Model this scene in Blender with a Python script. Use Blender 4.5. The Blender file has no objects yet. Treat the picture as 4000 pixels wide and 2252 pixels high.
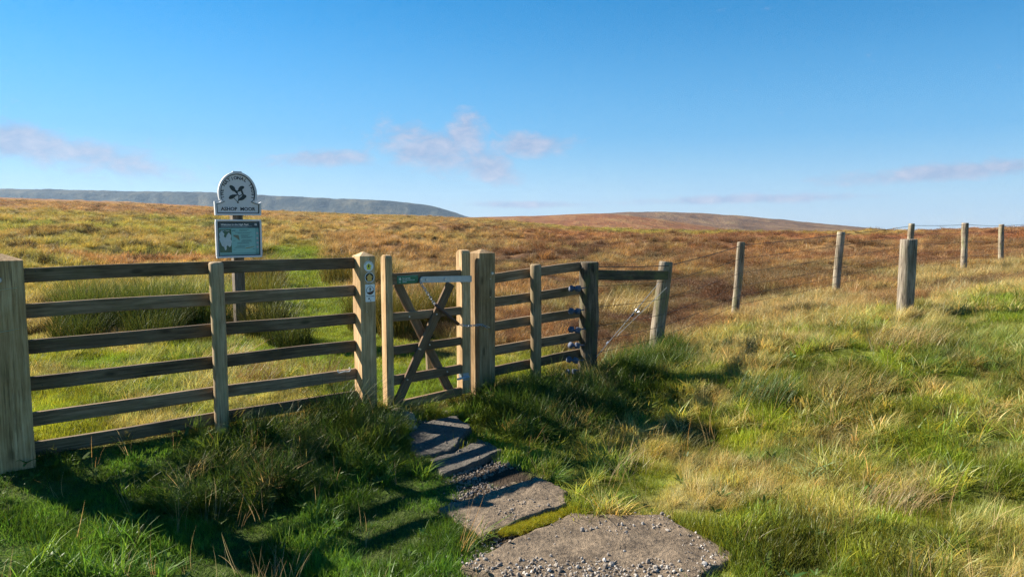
import bpy, bmesh, math, random
import numpy as np
from mathutils import Vector, Matrix, Quaternion

R = math.radians
scene = bpy.context.scene
C = scene.collection

# ------------------------------------------------------------------ camera
cam_d = bpy.data.cameras.new('camera'); cam = bpy.data.objects.new('camera', cam_d); C.objects.link(cam)
cam.location = (0, 0, 1.6)
cam.rotation_euler = (R(90 - 5.305), 0, 0)
cam_d.sensor_width = 36.0; cam_d.lens = 25.2
cam_d.clip_start = 0.05; cam_d.clip_end = 20000
scene.camera = cam

# ------------------------------------------------------------------ sky, sun, exposure
SUN_AZ = -70.0        # degrees from +Y, negative to the left of the view
SUN_EL = 35.5
world = bpy.data.worlds.new('World'); scene.world = world; world.use_nodes = True
SKY_S = 0.053
vs = scene.view_settings
vs.view_transform = 'Standard'; vs.look = 'None'; vs.gamma = 1.0; vs.exposure = 1.45
vs.use_curve_mapping = False

def build_world():
    nt = world.node_tree; N = nt.nodes; L = nt.links; N.clear()
    out = N.new('ShaderNodeOutputWorld'); bg = N.new('ShaderNodeBackground')
    sky = N.new('ShaderNodeTexSky'); sky.sky_type = 'NISHITA'; sky.sun_disc = False
    sky.sun_elevation = R(SUN_EL); sky.sun_rotation = R(SUN_AZ)
    sky.altitude = 500; sky.air_density = 1.0; sky.dust_density = 0.0; sky.ozone_density = 3.0
    bg.inputs[1].default_value = SKY_S
    tc = N.new('ShaderNodeTexCoord'); sep = N.new('ShaderNodeSeparateXYZ')
    L.new(tc.outputs['Generated'], sep.inputs[0])
    def m(op, a, b=None, c=None, clamp=False):
        n = N.new('ShaderNodeMath'); n.operation = op; n.use_clamp = clamp
        for i, v in enumerate((a, b, c)):
            if v is None: continue
            if isinstance(v, (int, float)): n.inputs[i].default_value = v
            else: L.new(v, n.inputs[i])
        return n.outputs[0]
    az = m('MULTIPLY', m('ARCTAN2', sep.outputs[0], sep.outputs[1]), 57.2958)
    el = m('MULTIPLY', m('ARCSINE', sep.outputs[2]), 57.2958)
    comb = N.new('ShaderNodeCombineXYZ'); L.new(m('MULTIPLY', az, 0.55), comb.inputs[0]); L.new(el, comb.inputs[1])
    def noise(scale, detail, off, rough=0.55, dist=0.0):
        mp = N.new('ShaderNodeMapping'); mp.inputs['Location'].default_value = (off, off * .7, 0)
        L.new(comb.outputs[0], mp.inputs['Vector'])
        t = N.new('ShaderNodeTexNoise'); t.inputs['Scale'].default_value = scale; t.inputs['Detail'].default_value = detail
        t.inputs['Roughness'].default_value = rough; t.inputs['Distortion'].default_value = dist
        L.new(mp.outputs[0], t.inputs['Vector']); return t.outputs['Fac']
    n_big = noise(0.55, 6, 3.1, 0.62, 0.6); n_fine = noise(1.1, 5, 7.7, 0.62, .3)
    nn = m('ADD', m('MULTIPLY', n_big, 1.1), m('MULTIPLY', n_fine, 0.7))
    total = None
    comb2 = N.new('ShaderNodeCombineXYZ'); L.new(az, comb2.inputs[0]); L.new(el, comb2.inputs[1])
    # azimuth, elevation, half widths, tilt in degrees
    clouds = [(-6.0, 5.6, 6.4, 2.1, -8), (-3.7, 6.7, 2.2, 2.2, 0), (-2.2, 4.5, 3.3, 1.7, -16),
              (1.3, 5.9, 3.9, 1.25, -3), (-14.5, 4.8, 4.6, 0.85, 3), (-33, 4.9, 10.5, 1.5, -9),
              (31.0, 3.3, 9.0, 0.75, 3), (18.0, 1.7, 11.0, 0.42, 1), (1.0, 1.35, 6.0, 0.36, 0),
              (70, 5.0, 14, 2.0, 2), (-95, 6, 14, 2.0, -3), (150, 6, 16, 2.2, 0), (-150, 5, 14, 2.0, 0)]
    for (ca, ce, wa, we, tilt) in clouds:
        mp = N.new('ShaderNodeMapping'); mp.vector_type = 'TEXTURE'
        mp.inputs['Location'].default_value = (ca, ce, 0); mp.inputs['Rotation'].default_value = (0, 0, R(tilt)); mp.inputs['Scale'].default_value = (wa, we, 1)
        L.new(comb2.outputs[0], mp.inputs['Vector'])
        ln = N.new('ShaderNodeVectorMath'); ln.operation = 'LENGTH'; L.new(mp.outputs[0], ln.inputs[0])
        total = ln.outputs['Value'] if total is None else m('MINIMUM', total, ln.outputs['Value'])
    total = m('EXPONENT', m('MULTIPLY', m('MULTIPLY', total, total), -1.25))
    # soft ragged density
    dens = m('SUBTRACT', m('ADD', m('MULTIPLY', total, 0.85), nn), 1.14)
    mask = m('MULTIPLY', dens, 1.7, clamp=True)
    mask = m('MULTIPLY', m('SMOOTH_MIN', mask, 0.85, 0.25), 0.9, clamp=True)
    # pale thin veil right above the horizon
    veil = m('MULTIPLY', m('EXPONENT', m('MULTIPLY', m('POWER', m('DIVIDE', m('ABSOLUTE', el), 11.0), 2.0), -1.0)), m('MULTIPLY_ADD', n_big, 0.16, 0.70))
    vcol = N.new('ShaderNodeMix'); vcol.data_type = 'RGBA'; L.new(m('DIVIDE', m('ABSOLUTE', el), 6.5, clamp=True), vcol.inputs[0])
    vcol.inputs[6].default_value = (.162 / SKY_S, .242 / SKY_S, .335 / SKY_S, 1); vcol.inputs[7].default_value = (.058 / SKY_S, .166 / SKY_S, .312 / SKY_S, 1)
    mixv = N.new('ShaderNodeMix'); mixv.data_type = 'RGBA'
    hs = N.new('ShaderNodeHueSaturation'); hs.inputs['Saturation'].default_value = 1.45; hs.inputs['Hue'].default_value = .495; L.new(sky.outputs[0], hs.inputs['Color'])
    L.new(veil, mixv.inputs[0]); L.new(hs.outputs[0], mixv.inputs[6]); L.new(vcol.outputs[2], mixv.inputs[7])
    ccol = N.new('ShaderNodeMix'); ccol.data_type = 'RGBA'
    L.new(m('MULTIPLY', m('SUBTRACT', n_fine, 0.38), 3.0, clamp=True), ccol.inputs[0])
    ccol.inputs[6].default_value = (.140 / SKY_S, .168 / SKY_S, .240 / SKY_S, 1); ccol.inputs[7].default_value = (.235 / SKY_S, .232 / SKY_S, .275 / SKY_S, 1)
    mixc = N.new('ShaderNodeMix'); mixc.data_type = 'RGBA'
    L.new(mask, mixc.inputs[0]); L.new(mixv.outputs[2], mixc.inputs[6]); L.new(ccol.outputs[2], mixc.inputs[7])
    L.new(mixc.outputs[2], bg.inputs[0]); L.new(bg.outputs[0], out.inputs[0])
    world.cycles.sampling_method = 'MANUAL'; world.cycles.sample_map_resolution = 256
build_world()

sun_d = bpy.data.lights.new('sun', 'SUN'); sun = bpy.data.objects.new('sun', sun_d); C.objects.link(sun)
sun_d.energy = 5.0; sun_d.angle = R(0.55); sun_d.color = (1.0, 0.90, 0.74)
sd = Vector((math.sin(R(SUN_AZ)) * math.cos(R(SUN_EL)), math.cos(R(SUN_AZ)) * math.cos(R(SUN_EL)), math.sin(R(SUN_EL))))
sun.rotation_euler = sd.to_track_quat('Z', 'Y').to_euler()
sun.location = (-20, 20, 30)
scene.cycles.use_denoising = True
scene.cycles.denoiser = 'OPENIMAGEDENOISE'; scene.cycles.denoising_input_passes = 'RGB_ALBEDO_NORMAL'; scene.cycles.denoising_prefilter = 'NONE'
scene.cycles.use_adaptive_sampling = True; scene.cycles.adaptive_threshold = 0.012; scene.cycles.adaptive_min_samples = 16
scene.cycles.max_bounces = 4; scene.cycles.diffuse_bounces = 2; scene.cycles.glossy_bounces = 2; scene.cycles.transmission_bounces = 2; scene.cycles.volume_bounces = 0
scene.cycles.transparent_max_bounces = 8

# ------------------------------------------------------------------ helpers
rng = np.random.default_rng(7)
random.seed(7)

def smooth(a, b, x):
    t = np.clip((np.asarray(x, float) - a) / (b - a), 0, 1); return t * t * (3 - 2 * t)

def _hash(ix, iy, seed):
    h = (ix.astype(np.int64) * 374761393 + iy.astype(np.int64) * 668265263 + seed * 1442695041) & 0xffffffff
    h = ((h ^ (h >> 13)) * 1274126177) & 0xffffffff
    h = h ^ (h >> 16)
    return (h & 0xffff) / 65535.0

def vnoise(x, y, scale, seed=0):
    x = np.asarray(x, float) / scale; y = np.asarray(y, float) / scale
    ix = np.floor(x); iy = np.floor(y); fx = x - ix; fy = y - iy
    ux = fx * fx * (3 - 2 * fx); uy = fy * fy * (3 - 2 * fy)
    ix = ix.astype(np.int64); iy = iy.astype(np.int64)
    a = _hash(ix, iy, seed); b = _hash(ix + 1, iy, seed); c = _hash(ix, iy + 1, seed); d = _hash(ix + 1, iy + 1, seed)
    return (a * (1 - ux) + b * ux) * (1 - uy) + (c * (1 - ux) + d * ux) * uy

def fbm(x, y, scale, seed=0, oct=4):
    s = 0; a = 1; t = 0
    for i in range(oct):
        s = s + a * vnoise(x, y, scale / 2 ** i, seed + i * 17); t += a; a *= .55
    return s / t

def tag(o, label=None, cat=None, group=None, kind=None):
    if label: o['label'] = label
    if cat: o['category'] = cat
    if group: o['group'] = group
    if kind: o['kind'] = kind
    return o

def empty(name, loc, rz=0):
    o = bpy.data.objects.new(name, None); o.location = loc; o.rotation_euler = (0, 0, rz); o.empty_display_size = .2
    C.objects.link(o); return o

def link(name, me, mat=None, parent=None, loc=(0, 0, 0), rot=(0, 0, 0), smooth_=False):
    o = bpy.data.objects.new(name, me); C.objects.link(o)
    if mat is not None and not me.materials: me.materials.append(mat)
    o.location = loc
    if isinstance(rot, Quaternion): o.rotation_mode = 'QUATERNION'; o.rotation_quaternion = rot
    else: o.rotation_euler = rot
    if parent is not None: o.parent = parent
    if smooth_:
        me.polygons.foreach_set('use_smooth', np.ones(len(me.polygons), bool))
    return o

def pydata(name, v, f):
    me = bpy.data.meshes.new(name); me.from_pydata([tuple(p) for p in v], [], f); me.update(); return me

def box_bm(sx, sy, sz, bev=.004, seg=1, cuts=0, jitter=0.0, c=(0, 0, 0)):
    """box with its centre at c"""
    bm = bmesh.new(); bmesh.ops.create_cube(bm, size=1)
    for v in bm.verts: v.co = Vector((v.co.x * sx, v.co.y * sy, v.co.z * sz))
    if cuts:
        ax = max(range(3), key=lambda k: (sx, sy, sz)[k])
        n = (sx, sy, sz)[ax]
        for i in range(1, cuts):
            co = Vector((0, 0, 0)); co[ax] = -n / 2 + n * i / cuts
            no = Vector((0, 0, 0)); no[ax] = 1
            bmesh.ops.bisect_plane(bm, geom=bm.verts[:] + bm.edges[:] + bm.faces[:], plane_co=co, plane_no=no)
        if jitter:
            ph = [random.uniform(0, 6.28) for _ in range(3)]
            for v in bm.verts:
                t = v.co[ax] / n
                for k in range(3):
                    if k != ax:
                        v.co[k] += jitter * (math.sin(t * 5 + ph[k]) + .5 * math.sin(t * 13 + ph[(k + 1) % 3]))
    if bev:
        bmesh.ops.bevel(bm, geom=[e for e in bm.edges if e.calc_face_angle(0) > .6], offset=bev, segments=seg, affect='EDGES', profile=.5)
    for v in bm.verts: v.co += Vector(c)
    return bm

def bm_obj(name, bm, mat, parent=None, loc=(0, 0, 0), rot=(0, 0, 0), smooth_=False):
    me = bpy.data.meshes.new(name); bm.to_mesh(me); bm.free()
    return link(name, me, mat, parent, loc, rot, smooth_)

def tube_mesh(name, pts, r, n=6, closed=False, cap=True):
    pts = [Vector(p) for p in pts]; rr = r if isinstance(r, (list, tuple)) else [r] * len(pts)
    v = []; f = []; up = Vector((0, 0, 1)); prev = None
    for i, p in enumerate(pts):
        a = pts[i - 1] if (i > 0 or closed) else pts[i]; b = pts[(i + 1) % len(pts)] if (i < len(pts) - 1 or closed) else pts[i]
        d = (b - a).normalized()
        if prev is None: prev = up if abs(d.dot(up)) < .95 else Vector((1, 0, 0))
        x = (prev - d * prev.dot(d)).normalized(); prev = x; y = d.cross(x)
        for k in range(n):
            an = 2 * math.pi * k / n; v.append(p + (x * math.cos(an) + y * math.sin(an)) * rr[i])
    m = len(pts)
    for i in range(m if closed else m - 1):
        for k in range(n):
            a = i * n + k; b = i * n + (k + 1) % n; c = ((i + 1) % m) * n + (k + 1) % n; d = ((i + 1) % m) * n + k
            f.append((a, b, c, d))
    if cap and not closed:
        f.append(tuple(reversed(range(n)))); f.append(tuple((m - 1) * n + k for k in range(n)))
    return pydata(name, v, f)

def poly_extrude(name, pts, t, back=True):
    """closed 2-D outline (x,z) in the local XZ plane, front at y=-t, back at y=0"""
    bm = bmesh.new()
    vs_ = [bm.verts.new((p[0], -t, p[1])) for p in pts]
    fc = bm.faces.new(vs_)
    fc.normal_update()
    if fc.normal.y > 0: fc.normal_flip()
    if t > 0:
        r = bmesh.ops.extrude_face_region(bm, geom=[fc])
        nv = [g for g in r['geom'] if isinstance(g, bmesh.types.BMVert)]
        for v in nv: v.co.y = 0
    bmesh.ops.triangulate(bm, faces=[f for f in bm.faces if len(f.verts) > 4])
    bmesh.ops.recalc_face_normals(bm, faces=bm.faces[:])
    me = bpy.data.meshes.new(name); bm.to_mesh(me); bm.free(); return me

def text_mesh(txt, size, align='LEFT', bold=0.0, shear=0.0, ext=.0006):
    cu = bpy.data.curves.new('t', 'FONT'); cu.body = txt; cu.size = size; cu.align_x = align; cu.offset = bold; cu.shear = shear
    cu.extrude = ext; cu.resolution_u = 2
    o = bpy.data.objects.new('t', cu); C.objects.link(o)
    dg = bpy.context.evaluated_depsgraph_get(); dg.update()
    me = bpy.data.meshes.new_from_object(o.evaluated_get(dg))
    bpy.data.objects.remove(o); bpy.data.curves.remove(cu)
    me.materials.clear()
    for v in me.vertices: v.co = Vector((v.co.x, -v.co.z, v.co.y))   # stand up: readable from -Y
    return me

def join_meshes(name, items):
    """items: (mesh, Matrix) -> one mesh"""
    bm = bmesh.new()
    for me, mx in items:
        b2 = bmesh.new(); b2.from_mesh(me); b2.transform(mx)
        tmp = bpy.data.meshes.new('x'); b2.to_mesh(tmp); b2.free(); bm.from_mesh(tmp); bpy.data.meshes.remove(tmp)
    me = bpy.data.meshes.new(name); bm.to_mesh(me); bm.free(); return me

def arc_text(txt, size, radius, a0, a1, bold=0.0, inside=False):
    """letters along an arc in XZ, angles in degrees from +X"""
    items = []; n = len(txt)
    for i, ch in enumerate(txt):
        if ch == ' ': continue
        a = R(a0 + (a1 - a0) * i / (n - 1))
        me = text_mesh(ch, size, 'CENTER', bold)
        rot = a - math.pi / 2 if not inside else a + math.pi / 2
        items.append((me, Matrix.Translation((radius * math.cos(a), 0, radius * math.sin(a))) @ Matrix.Rotation(-rot, 4, 'Y')))
    return join_meshes('lettering', items)

# ------------------------------------------------------------------ materials
def new_mat(name):
    m = bpy.data.materials.new(name); m.use_nodes = True; nt = m.node_tree
    return m, nt, nt.nodes, nt.links, nt.nodes['Principled BSDF']

def plain(name, col, rough=.6, metal=0.0, var=0.12, scale=20.0, bump=0.0):
    m, nt, N, L, b = new_mat(name)
    b.inputs['Roughness'].default_value = rough; b.inputs['Metallic'].default_value = metal
    tc = N.new('ShaderNodeTexCoord'); t = N.new('ShaderNodeTexNoise'); t.inputs['Scale'].default_value = scale; t.inputs['Detail'].default_value = 5
    L.new(tc.outputs['Object'], t.inputs['Vector'])
    mx = N.new('ShaderNodeMix'); mx.data_type = 'RGBA'
    mx.inputs[6].default_value = tuple(c * (1 - var) for c in col) + (1,); mx.inputs[7].default_value = tuple(min(1, c * (1 + var)) for c in col) + (1,)
    L.new(t.outputs['Fac'], mx.inputs[0]); L.new(mx.outputs[2], b.inputs['Base Color'])
    if bump:
        bp = N.new('ShaderNodeBump'); bp.inputs['Strength'].default_value = bump; bp.inputs['Distance'].default_value = .004
        L.new(t.outputs['Fac'], bp.inputs['Height']); L.new(bp.outputs[0], b.inputs['Normal'])
    return m

def wood(name, dark, mid, pale, axis='X', algae=0.0, cracks=0.3, scale=1.0):
    m, nt, N, L, b = new_mat(name)
    b.inputs['Roughness'].default_value = .82
    try: b.inputs['Specular IOR Level'].default_value = .2
    except KeyError: pass
    tc = N.new('ShaderNodeTexCoord'); oi = N.new('ShaderNodeObjectInfo')
    add = N.new('ShaderNodeVectorMath'); add.operation = 'ADD'
    sc = N.new('ShaderNodeVectorMath'); sc.operation = 'SCALE'; sc.inputs['Scale'].default_value = 13.0
    cmb = N.new('ShaderNodeCombineXYZ')
    for k in range(3): L.new(oi.outputs['Random'], cmb.inputs[k])
    L.new(cmb.outputs[0], sc.inputs[0]); L.new(tc.outputs['Object'], add.inputs[0]); L.new(sc.outputs[0], add.inputs[1])
    def mapped(along, across):
        mp = N.new('ShaderNodeMapping'); s = [across] * 3; s['XYZ'.index(axis)] = along
        mp.inputs['Scale'].default_value = s; L.new(add.outputs[0], mp.inputs['Vector']); return mp.outputs[0]
    def noise(vec, scale_, det=5, rough=.6, dist=0.0):
        t = N.new('ShaderNodeTexNoise'); t.inputs['Scale'].default_value = scale_; t.inputs['Detail'].default_value = det
        t.inputs['Roughness'].default_value = rough; t.inputs['Distortion'].default_value = dist
        L.new(vec, t.inputs['Vector']); return t.outputs['Fac']
    grain = noise(mapped(.9 * scale, 22 * scale), 3.0, 6, .65, .4)
    fine = noise(mapped(1.2 * scale, 30 * scale), 3.0, 4, .65, .3)
    blotch = noise(mapped(1.6, 4.0), 1.6, 4, .6)
    ramp = N.new('ShaderNodeValToRGB'); e = ramp.color_ramp.elements
    e[0].position = .34; e[0].color = dark + (1,); e[1].position = .66; e[1].color = pale + (1,)
    k = e.new(.5); k.color = mid + (1,)
    mth = N.new('ShaderNodeMath'); mth.operation = 'MULTIPLY_ADD'; mth.inputs[1].default_value = .55
    L.new(grain, mth.inputs[0])
    m2 = N.new('ShaderNodeMath'); m2.operation = 'MULTIPLY'; m2.inputs[1].default_value = .45; L.new(blotch, m2.inputs[0]); L.new(m2.outputs[0], mth.inputs[2])
    L.new(mth.outputs[0], ramp.inputs[0])
    # knots
    vo = N.new('ShaderNodeTexVoronoi'); vo.inputs['Scale'].default_value = 1.0; vo.feature = 'F1'
    L.new(mapped(2.6, 7.0), vo.inputs['Vector'])
    kr = N.new('ShaderNodeMapRange'); kr.inputs[1].default_value = .07; kr.inputs[2].default_value = .16; kr.inputs[3].default_value = .75; kr.inputs[4].default_value = 0
    L.new(vo.outputs['Distance'], kr.inputs[0])
    mx = N.new('ShaderNodeMix'); mx.data_type = 'RGBA'; L.new(kr.outputs[0], mx.inputs[0]); L.new(ramp.outputs[0], mx.inputs[6])
    mx.inputs[7].default_value = tuple(c * .33 for c in mid) + (1,)
    last = mx.outputs[2]
    # fine dark checks
    cr = N.new('ShaderNodeMapRange'); cr.inputs[1].default_value = .55; cr.inputs[2].default_value = .64; cr.inputs[3].default_value = 0; cr.inputs[4].default_value = cracks
    L.new(fine, cr.inputs[0])
    mc = N.new('ShaderNodeMix'); mc.data_type = 'RGBA'; L.new(cr.outputs[0], mc.inputs[0]); L.new(last, mc.inputs[6]); mc.inputs[7].default_value = tuple(c * .3 for c in dark) + (1,)
    last = mc.outputs[2]
    if algae:
        al = noise(mapped(1.5, 5.0), 2.2, 4, .6)
        ar = N.new('ShaderNodeMapRange'); ar.inputs[1].default_value = .50; ar.inputs[2].default_value = .66; ar.inputs[3].default_value = 0; ar.inputs[4].default_value = algae
        L.new(al, ar.inputs[0])
        ma = N.new('ShaderNodeMix'); ma.data_type = 'RGBA'; L.new(ar.outputs[0], ma.inputs[0]); L.new(last, ma.inputs[6]); ma.inputs[7].default_value = (.16, .19, .06, 1)
        last = ma.outputs[2]
    hsv = N.new('ShaderNodeHueSaturation'); L.new(last, hsv.inputs['Color'])
    vr = N.new('ShaderNodeMapRange'); vr.inputs[3].default_value = .68; vr.inputs[4].default_value = 1.3; L.new(oi.outputs['Random'], vr.inputs[0]); L.new(vr.outputs[0], hsv.inputs['Value'])
    L.new(hsv.outputs[0], b.inputs['Base Color'])
    bp = N.new('ShaderNodeBump'); bp.inputs['Strength'].default_value = .5; bp.inputs['Distance'].default_value = .003
    sm = N.new('ShaderNodeMath'); sm.operation = 'SUBTRACT'; L.new(grain, sm.inputs[0]); L.new(cr.outputs[0], sm.inputs[1])
    L.new(sm.outputs[0], bp.inputs['Height']); L.new(bp.outputs[0], b.inputs['Normal'])
    return m

M = {}
M['rail'] = wood('weathered_rail_wood', (.07, .046, .028), (.175, .12, .073), (.32, .23, .15), 'X', .12, .45)
M['gate_rail'] = wood('gate_rail_wood', (.10, .060, .034), (.19, .122, .07), (.30, .21, .13), 'X', .0, .25)
M['post'] = wood('sawn_post_wood', (.20, .125, .058), (.40, .262, .135), (.60, .445, .265), 'Z', .06, .45)
M['round'] = wood('round_post_wood', (.18, .123, .068), (.34, .245, .145), (.50, .395, .25), 'Z', .2, .5)
M['old'] = wood('old_stake_wood', (.085, .066, .044), (.23, .19, .14), (.44, .385, .305), 'Z', .5, .95)
M['oldgrey'] = wood('old_grey_post_wood', (.09, .072, .054), (.21, .175, .135), (.36, .32, .26), 'Z', .15, .9)
M['strainer'] = wood('old_strainer_wood', (.04, .030, .02), (.10, .078, .054), (.26, .215, .155), 'Z', .45, .85)
M['dark_rail'] = wood('dark_rail_wood', (.035, .032, .02), (.07, .062, .043), (.13, .115, .085), 'X', .5, .4)
M['signpost'] = wood('sign_post_wood', (.07, .055, .04), (.15, .12, .09), (.32, .265, .205), 'Z', .1, .4)
M['galv'] = plain('galvanised_steel', (.42, .46, .52), .5, .75, .2, 30)
M['bluegrey'] = plain('blue_grey_casting', (.07, .09, .14), .75, .0, .2, 40)
M['bolt'] = plain('zinc_bolt', (.5, .5, .52), .4, .8, .15, 60)
M['wire'] = plain('fence_wire', (.07, .065, .06), .5, .6, .2, 40)
M['shinywire'] = plain('bright_wire', (.62, .64, .66), .35, .8, .1, 40)
M['hose'] = plain('brown_hose', (.085, .045, .03), .6, 0, .25, 40)
M['white'] = plain('white_enamel', (.62, .63, .66), .45, 0, .06, 12)
M['whitesign'] = plain('white_plastic', (.82, .83, .84), .4, 0, .03, 12)
M['navy'] = plain('dark_letter_paint', (.008, .014, .022), .5, 0, .1, 20)
M['leaf'] = plain('dark_green_emblem_paint', (.012, .03, .035), .5, 0, .15, 20)
M['header'] = plain('dark_teal_print', (.008, .05, .075), .35, 0, .08, 12)
M['panel'] = plain('pale_teal_print', (.19, .47, .47), .3, 0, .08, 6)
M['panel2'] = plain('mid_teal_print', (.12, .35, .36), .3, 0, .10, 8)
M['photo'] = plain('green_photo_print', (.03, .12, .08), .3, 0, .6, 9)
M['cotton'] = plain('white_bloom_print', (.42, .55, .60), .3, 0, .25, 30)
M['moth'] = plain('olive_print', (.13, .17, .12), .3, 0, .3, 60)
M['newt'] = plain('ochre_print', (.22, .19, .05), .3, 0, .3, 60)
M['pink'] = plain('pink_icon_print', (.42, .38, .42), .3, 0, .1, 60)
M['yellow'] = plain('yellow_print', (.68, .66, .06), .4, 0, .05, 30)
M['black'] = plain('black_print', (.006, .007, .012), .4, 0, .1, 30)
M['amber'] = plain('amber_print', (.72, .44, .12), .4, 0, .05, 30)
M['brown'] = plain('brown_print', (.06, .018, .02), .4, 0, .1, 30)
M['green_sign'] = plain('green_sign_paint', (.015, .16, .085), .35, 0, .12, 15)
M['twine'] = plain('white_twine', (.75, .75, .72), .8, 0, .1, 60)

def stone_mat(name, dark, pale, moss=.0):
    m, nt, N, L, b = new_mat(name); b.inputs['Roughness'].default_value = .8
    tc = N.new('ShaderNodeTexCoord')
    def noise(s, d=6, r=.6):
        t = N.new('ShaderNodeTexNoise'); t.inputs['Scale'].default_value = s; t.inputs['Detail'].default_value = d; t.inputs['Roughness'].default_value = r
        L.new(tc.outputs['Object'], t.inputs['Vector']); return t.outputs['Fac']
    a = noise(5.0, 8, .7); c = noise(38.0, 4, .7); d = noise(140, 2, .6)
    ad = N.new('ShaderNodeMath'); ad.operation = 'MULTIPLY_ADD'; ad.inputs[1].default_value = .6; L.new(a, ad.inputs[0])
    m2 = N.new('ShaderNodeMath'); m2.operation = 'MULTIPLY'; m2.inputs[1].default_value = .4; L.new(c, m2.inputs[0]); L.new(m2.outputs[0], ad.inputs[2])
    rp = N.new('ShaderNodeValToRGB'); rp.color_ramp.elements[0].position = .40; rp.color_ramp.elements[0].color = dark + (1,)
    rp.color_ramp.elements[1].position = .62; rp.color_ramp.elements[1].color = pale + (1,)
    L.new(ad.outputs[0], rp.inputs[0]); last = rp.outputs[0]
    L.new(last, b.inputs['Base Color'])
    bp = N.new('ShaderNodeBump'); bp.inputs['Strength'].default_value = 1.0; bp.inputs['Distance'].default_value = .02
    s = N.new('ShaderNodeMath'); s.operation = 'MULTIPLY_ADD'; s.inputs[1].default_value = .25; L.new(d, s.inputs[0]); L.new(c, s.inputs[2])
    L.new(s.outputs[0], bp.inputs['Height']); L.new(bp.outputs[0], b.inputs['Normal'])
    return m
M['slab'] = stone_mat('gritstone_slab', (.055, .038, .022), (.235, .175, .115))
M['slab_smooth'] = stone_mat('grey_slab', (.05, .045, .038), (.125, .108, .088))
M['rubble'] = stone_mat('pale_rubble', (.24, .19, .14), (.46, .39, .31))
M['pebble'] = None

def foliage_mat(name, transl=.42, inst=True, rough_gloss=.06, tip=(1.25, 1.15, .85)):
    """tint per clump (instance attribute) x tone per blade x paler tip"""
    m = bpy.data.materials.new(name); m.use_nodes = True; nt = m.node_tree; N = nt.nodes; L = nt.links; N.clear()
    out = N.new('ShaderNodeOutputMaterial')
    if inst:
        at = N.new('ShaderNodeAttribute'); at.attribute_type = 'INSTANCER'; at.attribute_name = 'tint'; tint = at.outputs['Color']
    else:
        at = N.new('ShaderNodeAttribute'); at.attribute_name = 'tintv'; tint = at.outputs['Color']
    bl = N.new('ShaderNodeAttribute'); bl.attribute_name = 'tone'
    mul = N.new('ShaderNodeVectorMath'); mul.operation = 'MULTIPLY'; L.new(tint, mul.inputs[0]); L.new(bl.outputs['Color'], mul.inputs[1])
    df = N.new('ShaderNodeBsdfDiffuse'); tr = N.new('ShaderNodeBsdfTranslucent'); gl = N.new('ShaderNodeBsdfGlossy'); gl.inputs['Roughness'].default_value = .42
    L.new(mul.outputs[0], df.inputs[0])
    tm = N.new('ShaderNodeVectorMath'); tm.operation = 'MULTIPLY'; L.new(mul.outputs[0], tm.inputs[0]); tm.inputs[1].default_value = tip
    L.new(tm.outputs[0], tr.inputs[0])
    gl.inputs[0].default_value = (.8, .85, .8, 1)
    mx = N.new('ShaderNodeMixShader'); mx.inputs[0].default_value = transl; L.new(df.outputs[0], mx.inputs[1]); L.new(tr.outputs[0], mx.inputs[2])
    m2 = N.new('ShaderNodeMixShader'); m2.inputs[0].default_value = rough_gloss; L.new(mx.outputs[0], m2.inputs[1]); L.new(gl.outputs[0], m2.inputs[2])
    L.new(m2.outputs[0], out.inputs[0]); return m
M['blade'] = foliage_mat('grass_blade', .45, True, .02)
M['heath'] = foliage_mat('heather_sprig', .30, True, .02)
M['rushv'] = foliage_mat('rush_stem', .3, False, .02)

# ------------------------------------------------------------------ terrain
FX = np.array([-40, -3.5, -1.4, -.1, .83, 1.83, 3.35, 5.95, 8.66, 10.85, 13.65, 60.])
FY = np.array([4.74 - 36.5 * .79, 4.74, 6.4, 7.35, 7.85, 8.85, 10.7, 13.1, 15.6, 17.2, 20.0, 66.])
def fence_y(x): return np.interp(x, FX, FY)

VX = np.array([-40, -3.5, -1.4, -.1, .83, 1.83, 3.2, 5.3, 8.7, 13., 60.]); VY = np.array([4.74 - 36.5 * .79, 4.74, 6.4, 7.35, 7.85, 8.85, 10.3, 10.3, 12.1, 14.5, 50.])
def verge_y(x): return np.interp(x, VX, VY)
CP = np.array([(-3.4, 4.75, -.07), (-2.35, 5.55, -.08), (-1.35, 6.35, -.1), (-.8, 6.85, -.24), (-.25, 7.26, -.14), (.83, 7.85, -.10), (1.8, 8.8, .02),
    (3.35, 10.7, .12), (5.95, 13.1, .25), (8.66, 15.6, .40), (10.85, 17.2, .43), (13.65, 20, .46), (5.02, 9.1, .40), (6.2, 8.1, .48), (7.5, 10.5, .52),
    (-2.2, 3.7, -.36), (-.77, 4.7, -.38), (.1, 5.3, -.37), (1, 4.5, -.42), (.3, 3.8, -.44), (-.7, 5.9, -.26), (-.3, 5.7, -.33), (1.7, 6.1, -.42), (2.9, 8.1, .06), (.6, 6.9, -.32),
    (2.6, 4.6, -.28), (4.5, 6.2, .1), (4.2, 4.2, -.08), (0, 0, -.5), (-5, 1.5, -.35), (5, 0, -.3), (7, 5, .3), (-2.9, 4.3, -.26), (-1.7, 5.2, -.28), (-3.5, 2.5, -.32),
    (-3.9, 10.2, 0), (-2.4, 9.5, -.08), (-1.1, 8.2, -.15), (0, 12, 0), (-8, 12, .02), (-12, 20, .1), (0, 22, .1), (10, 27, .4), (20, 25, .5), (-6, 7.5, -.05), (-4.5, 8, -.05),
    (-20, 15, 0.1), (20, 12, .6), (4, 16, .15), (-4, 16, 0.02)])
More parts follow.
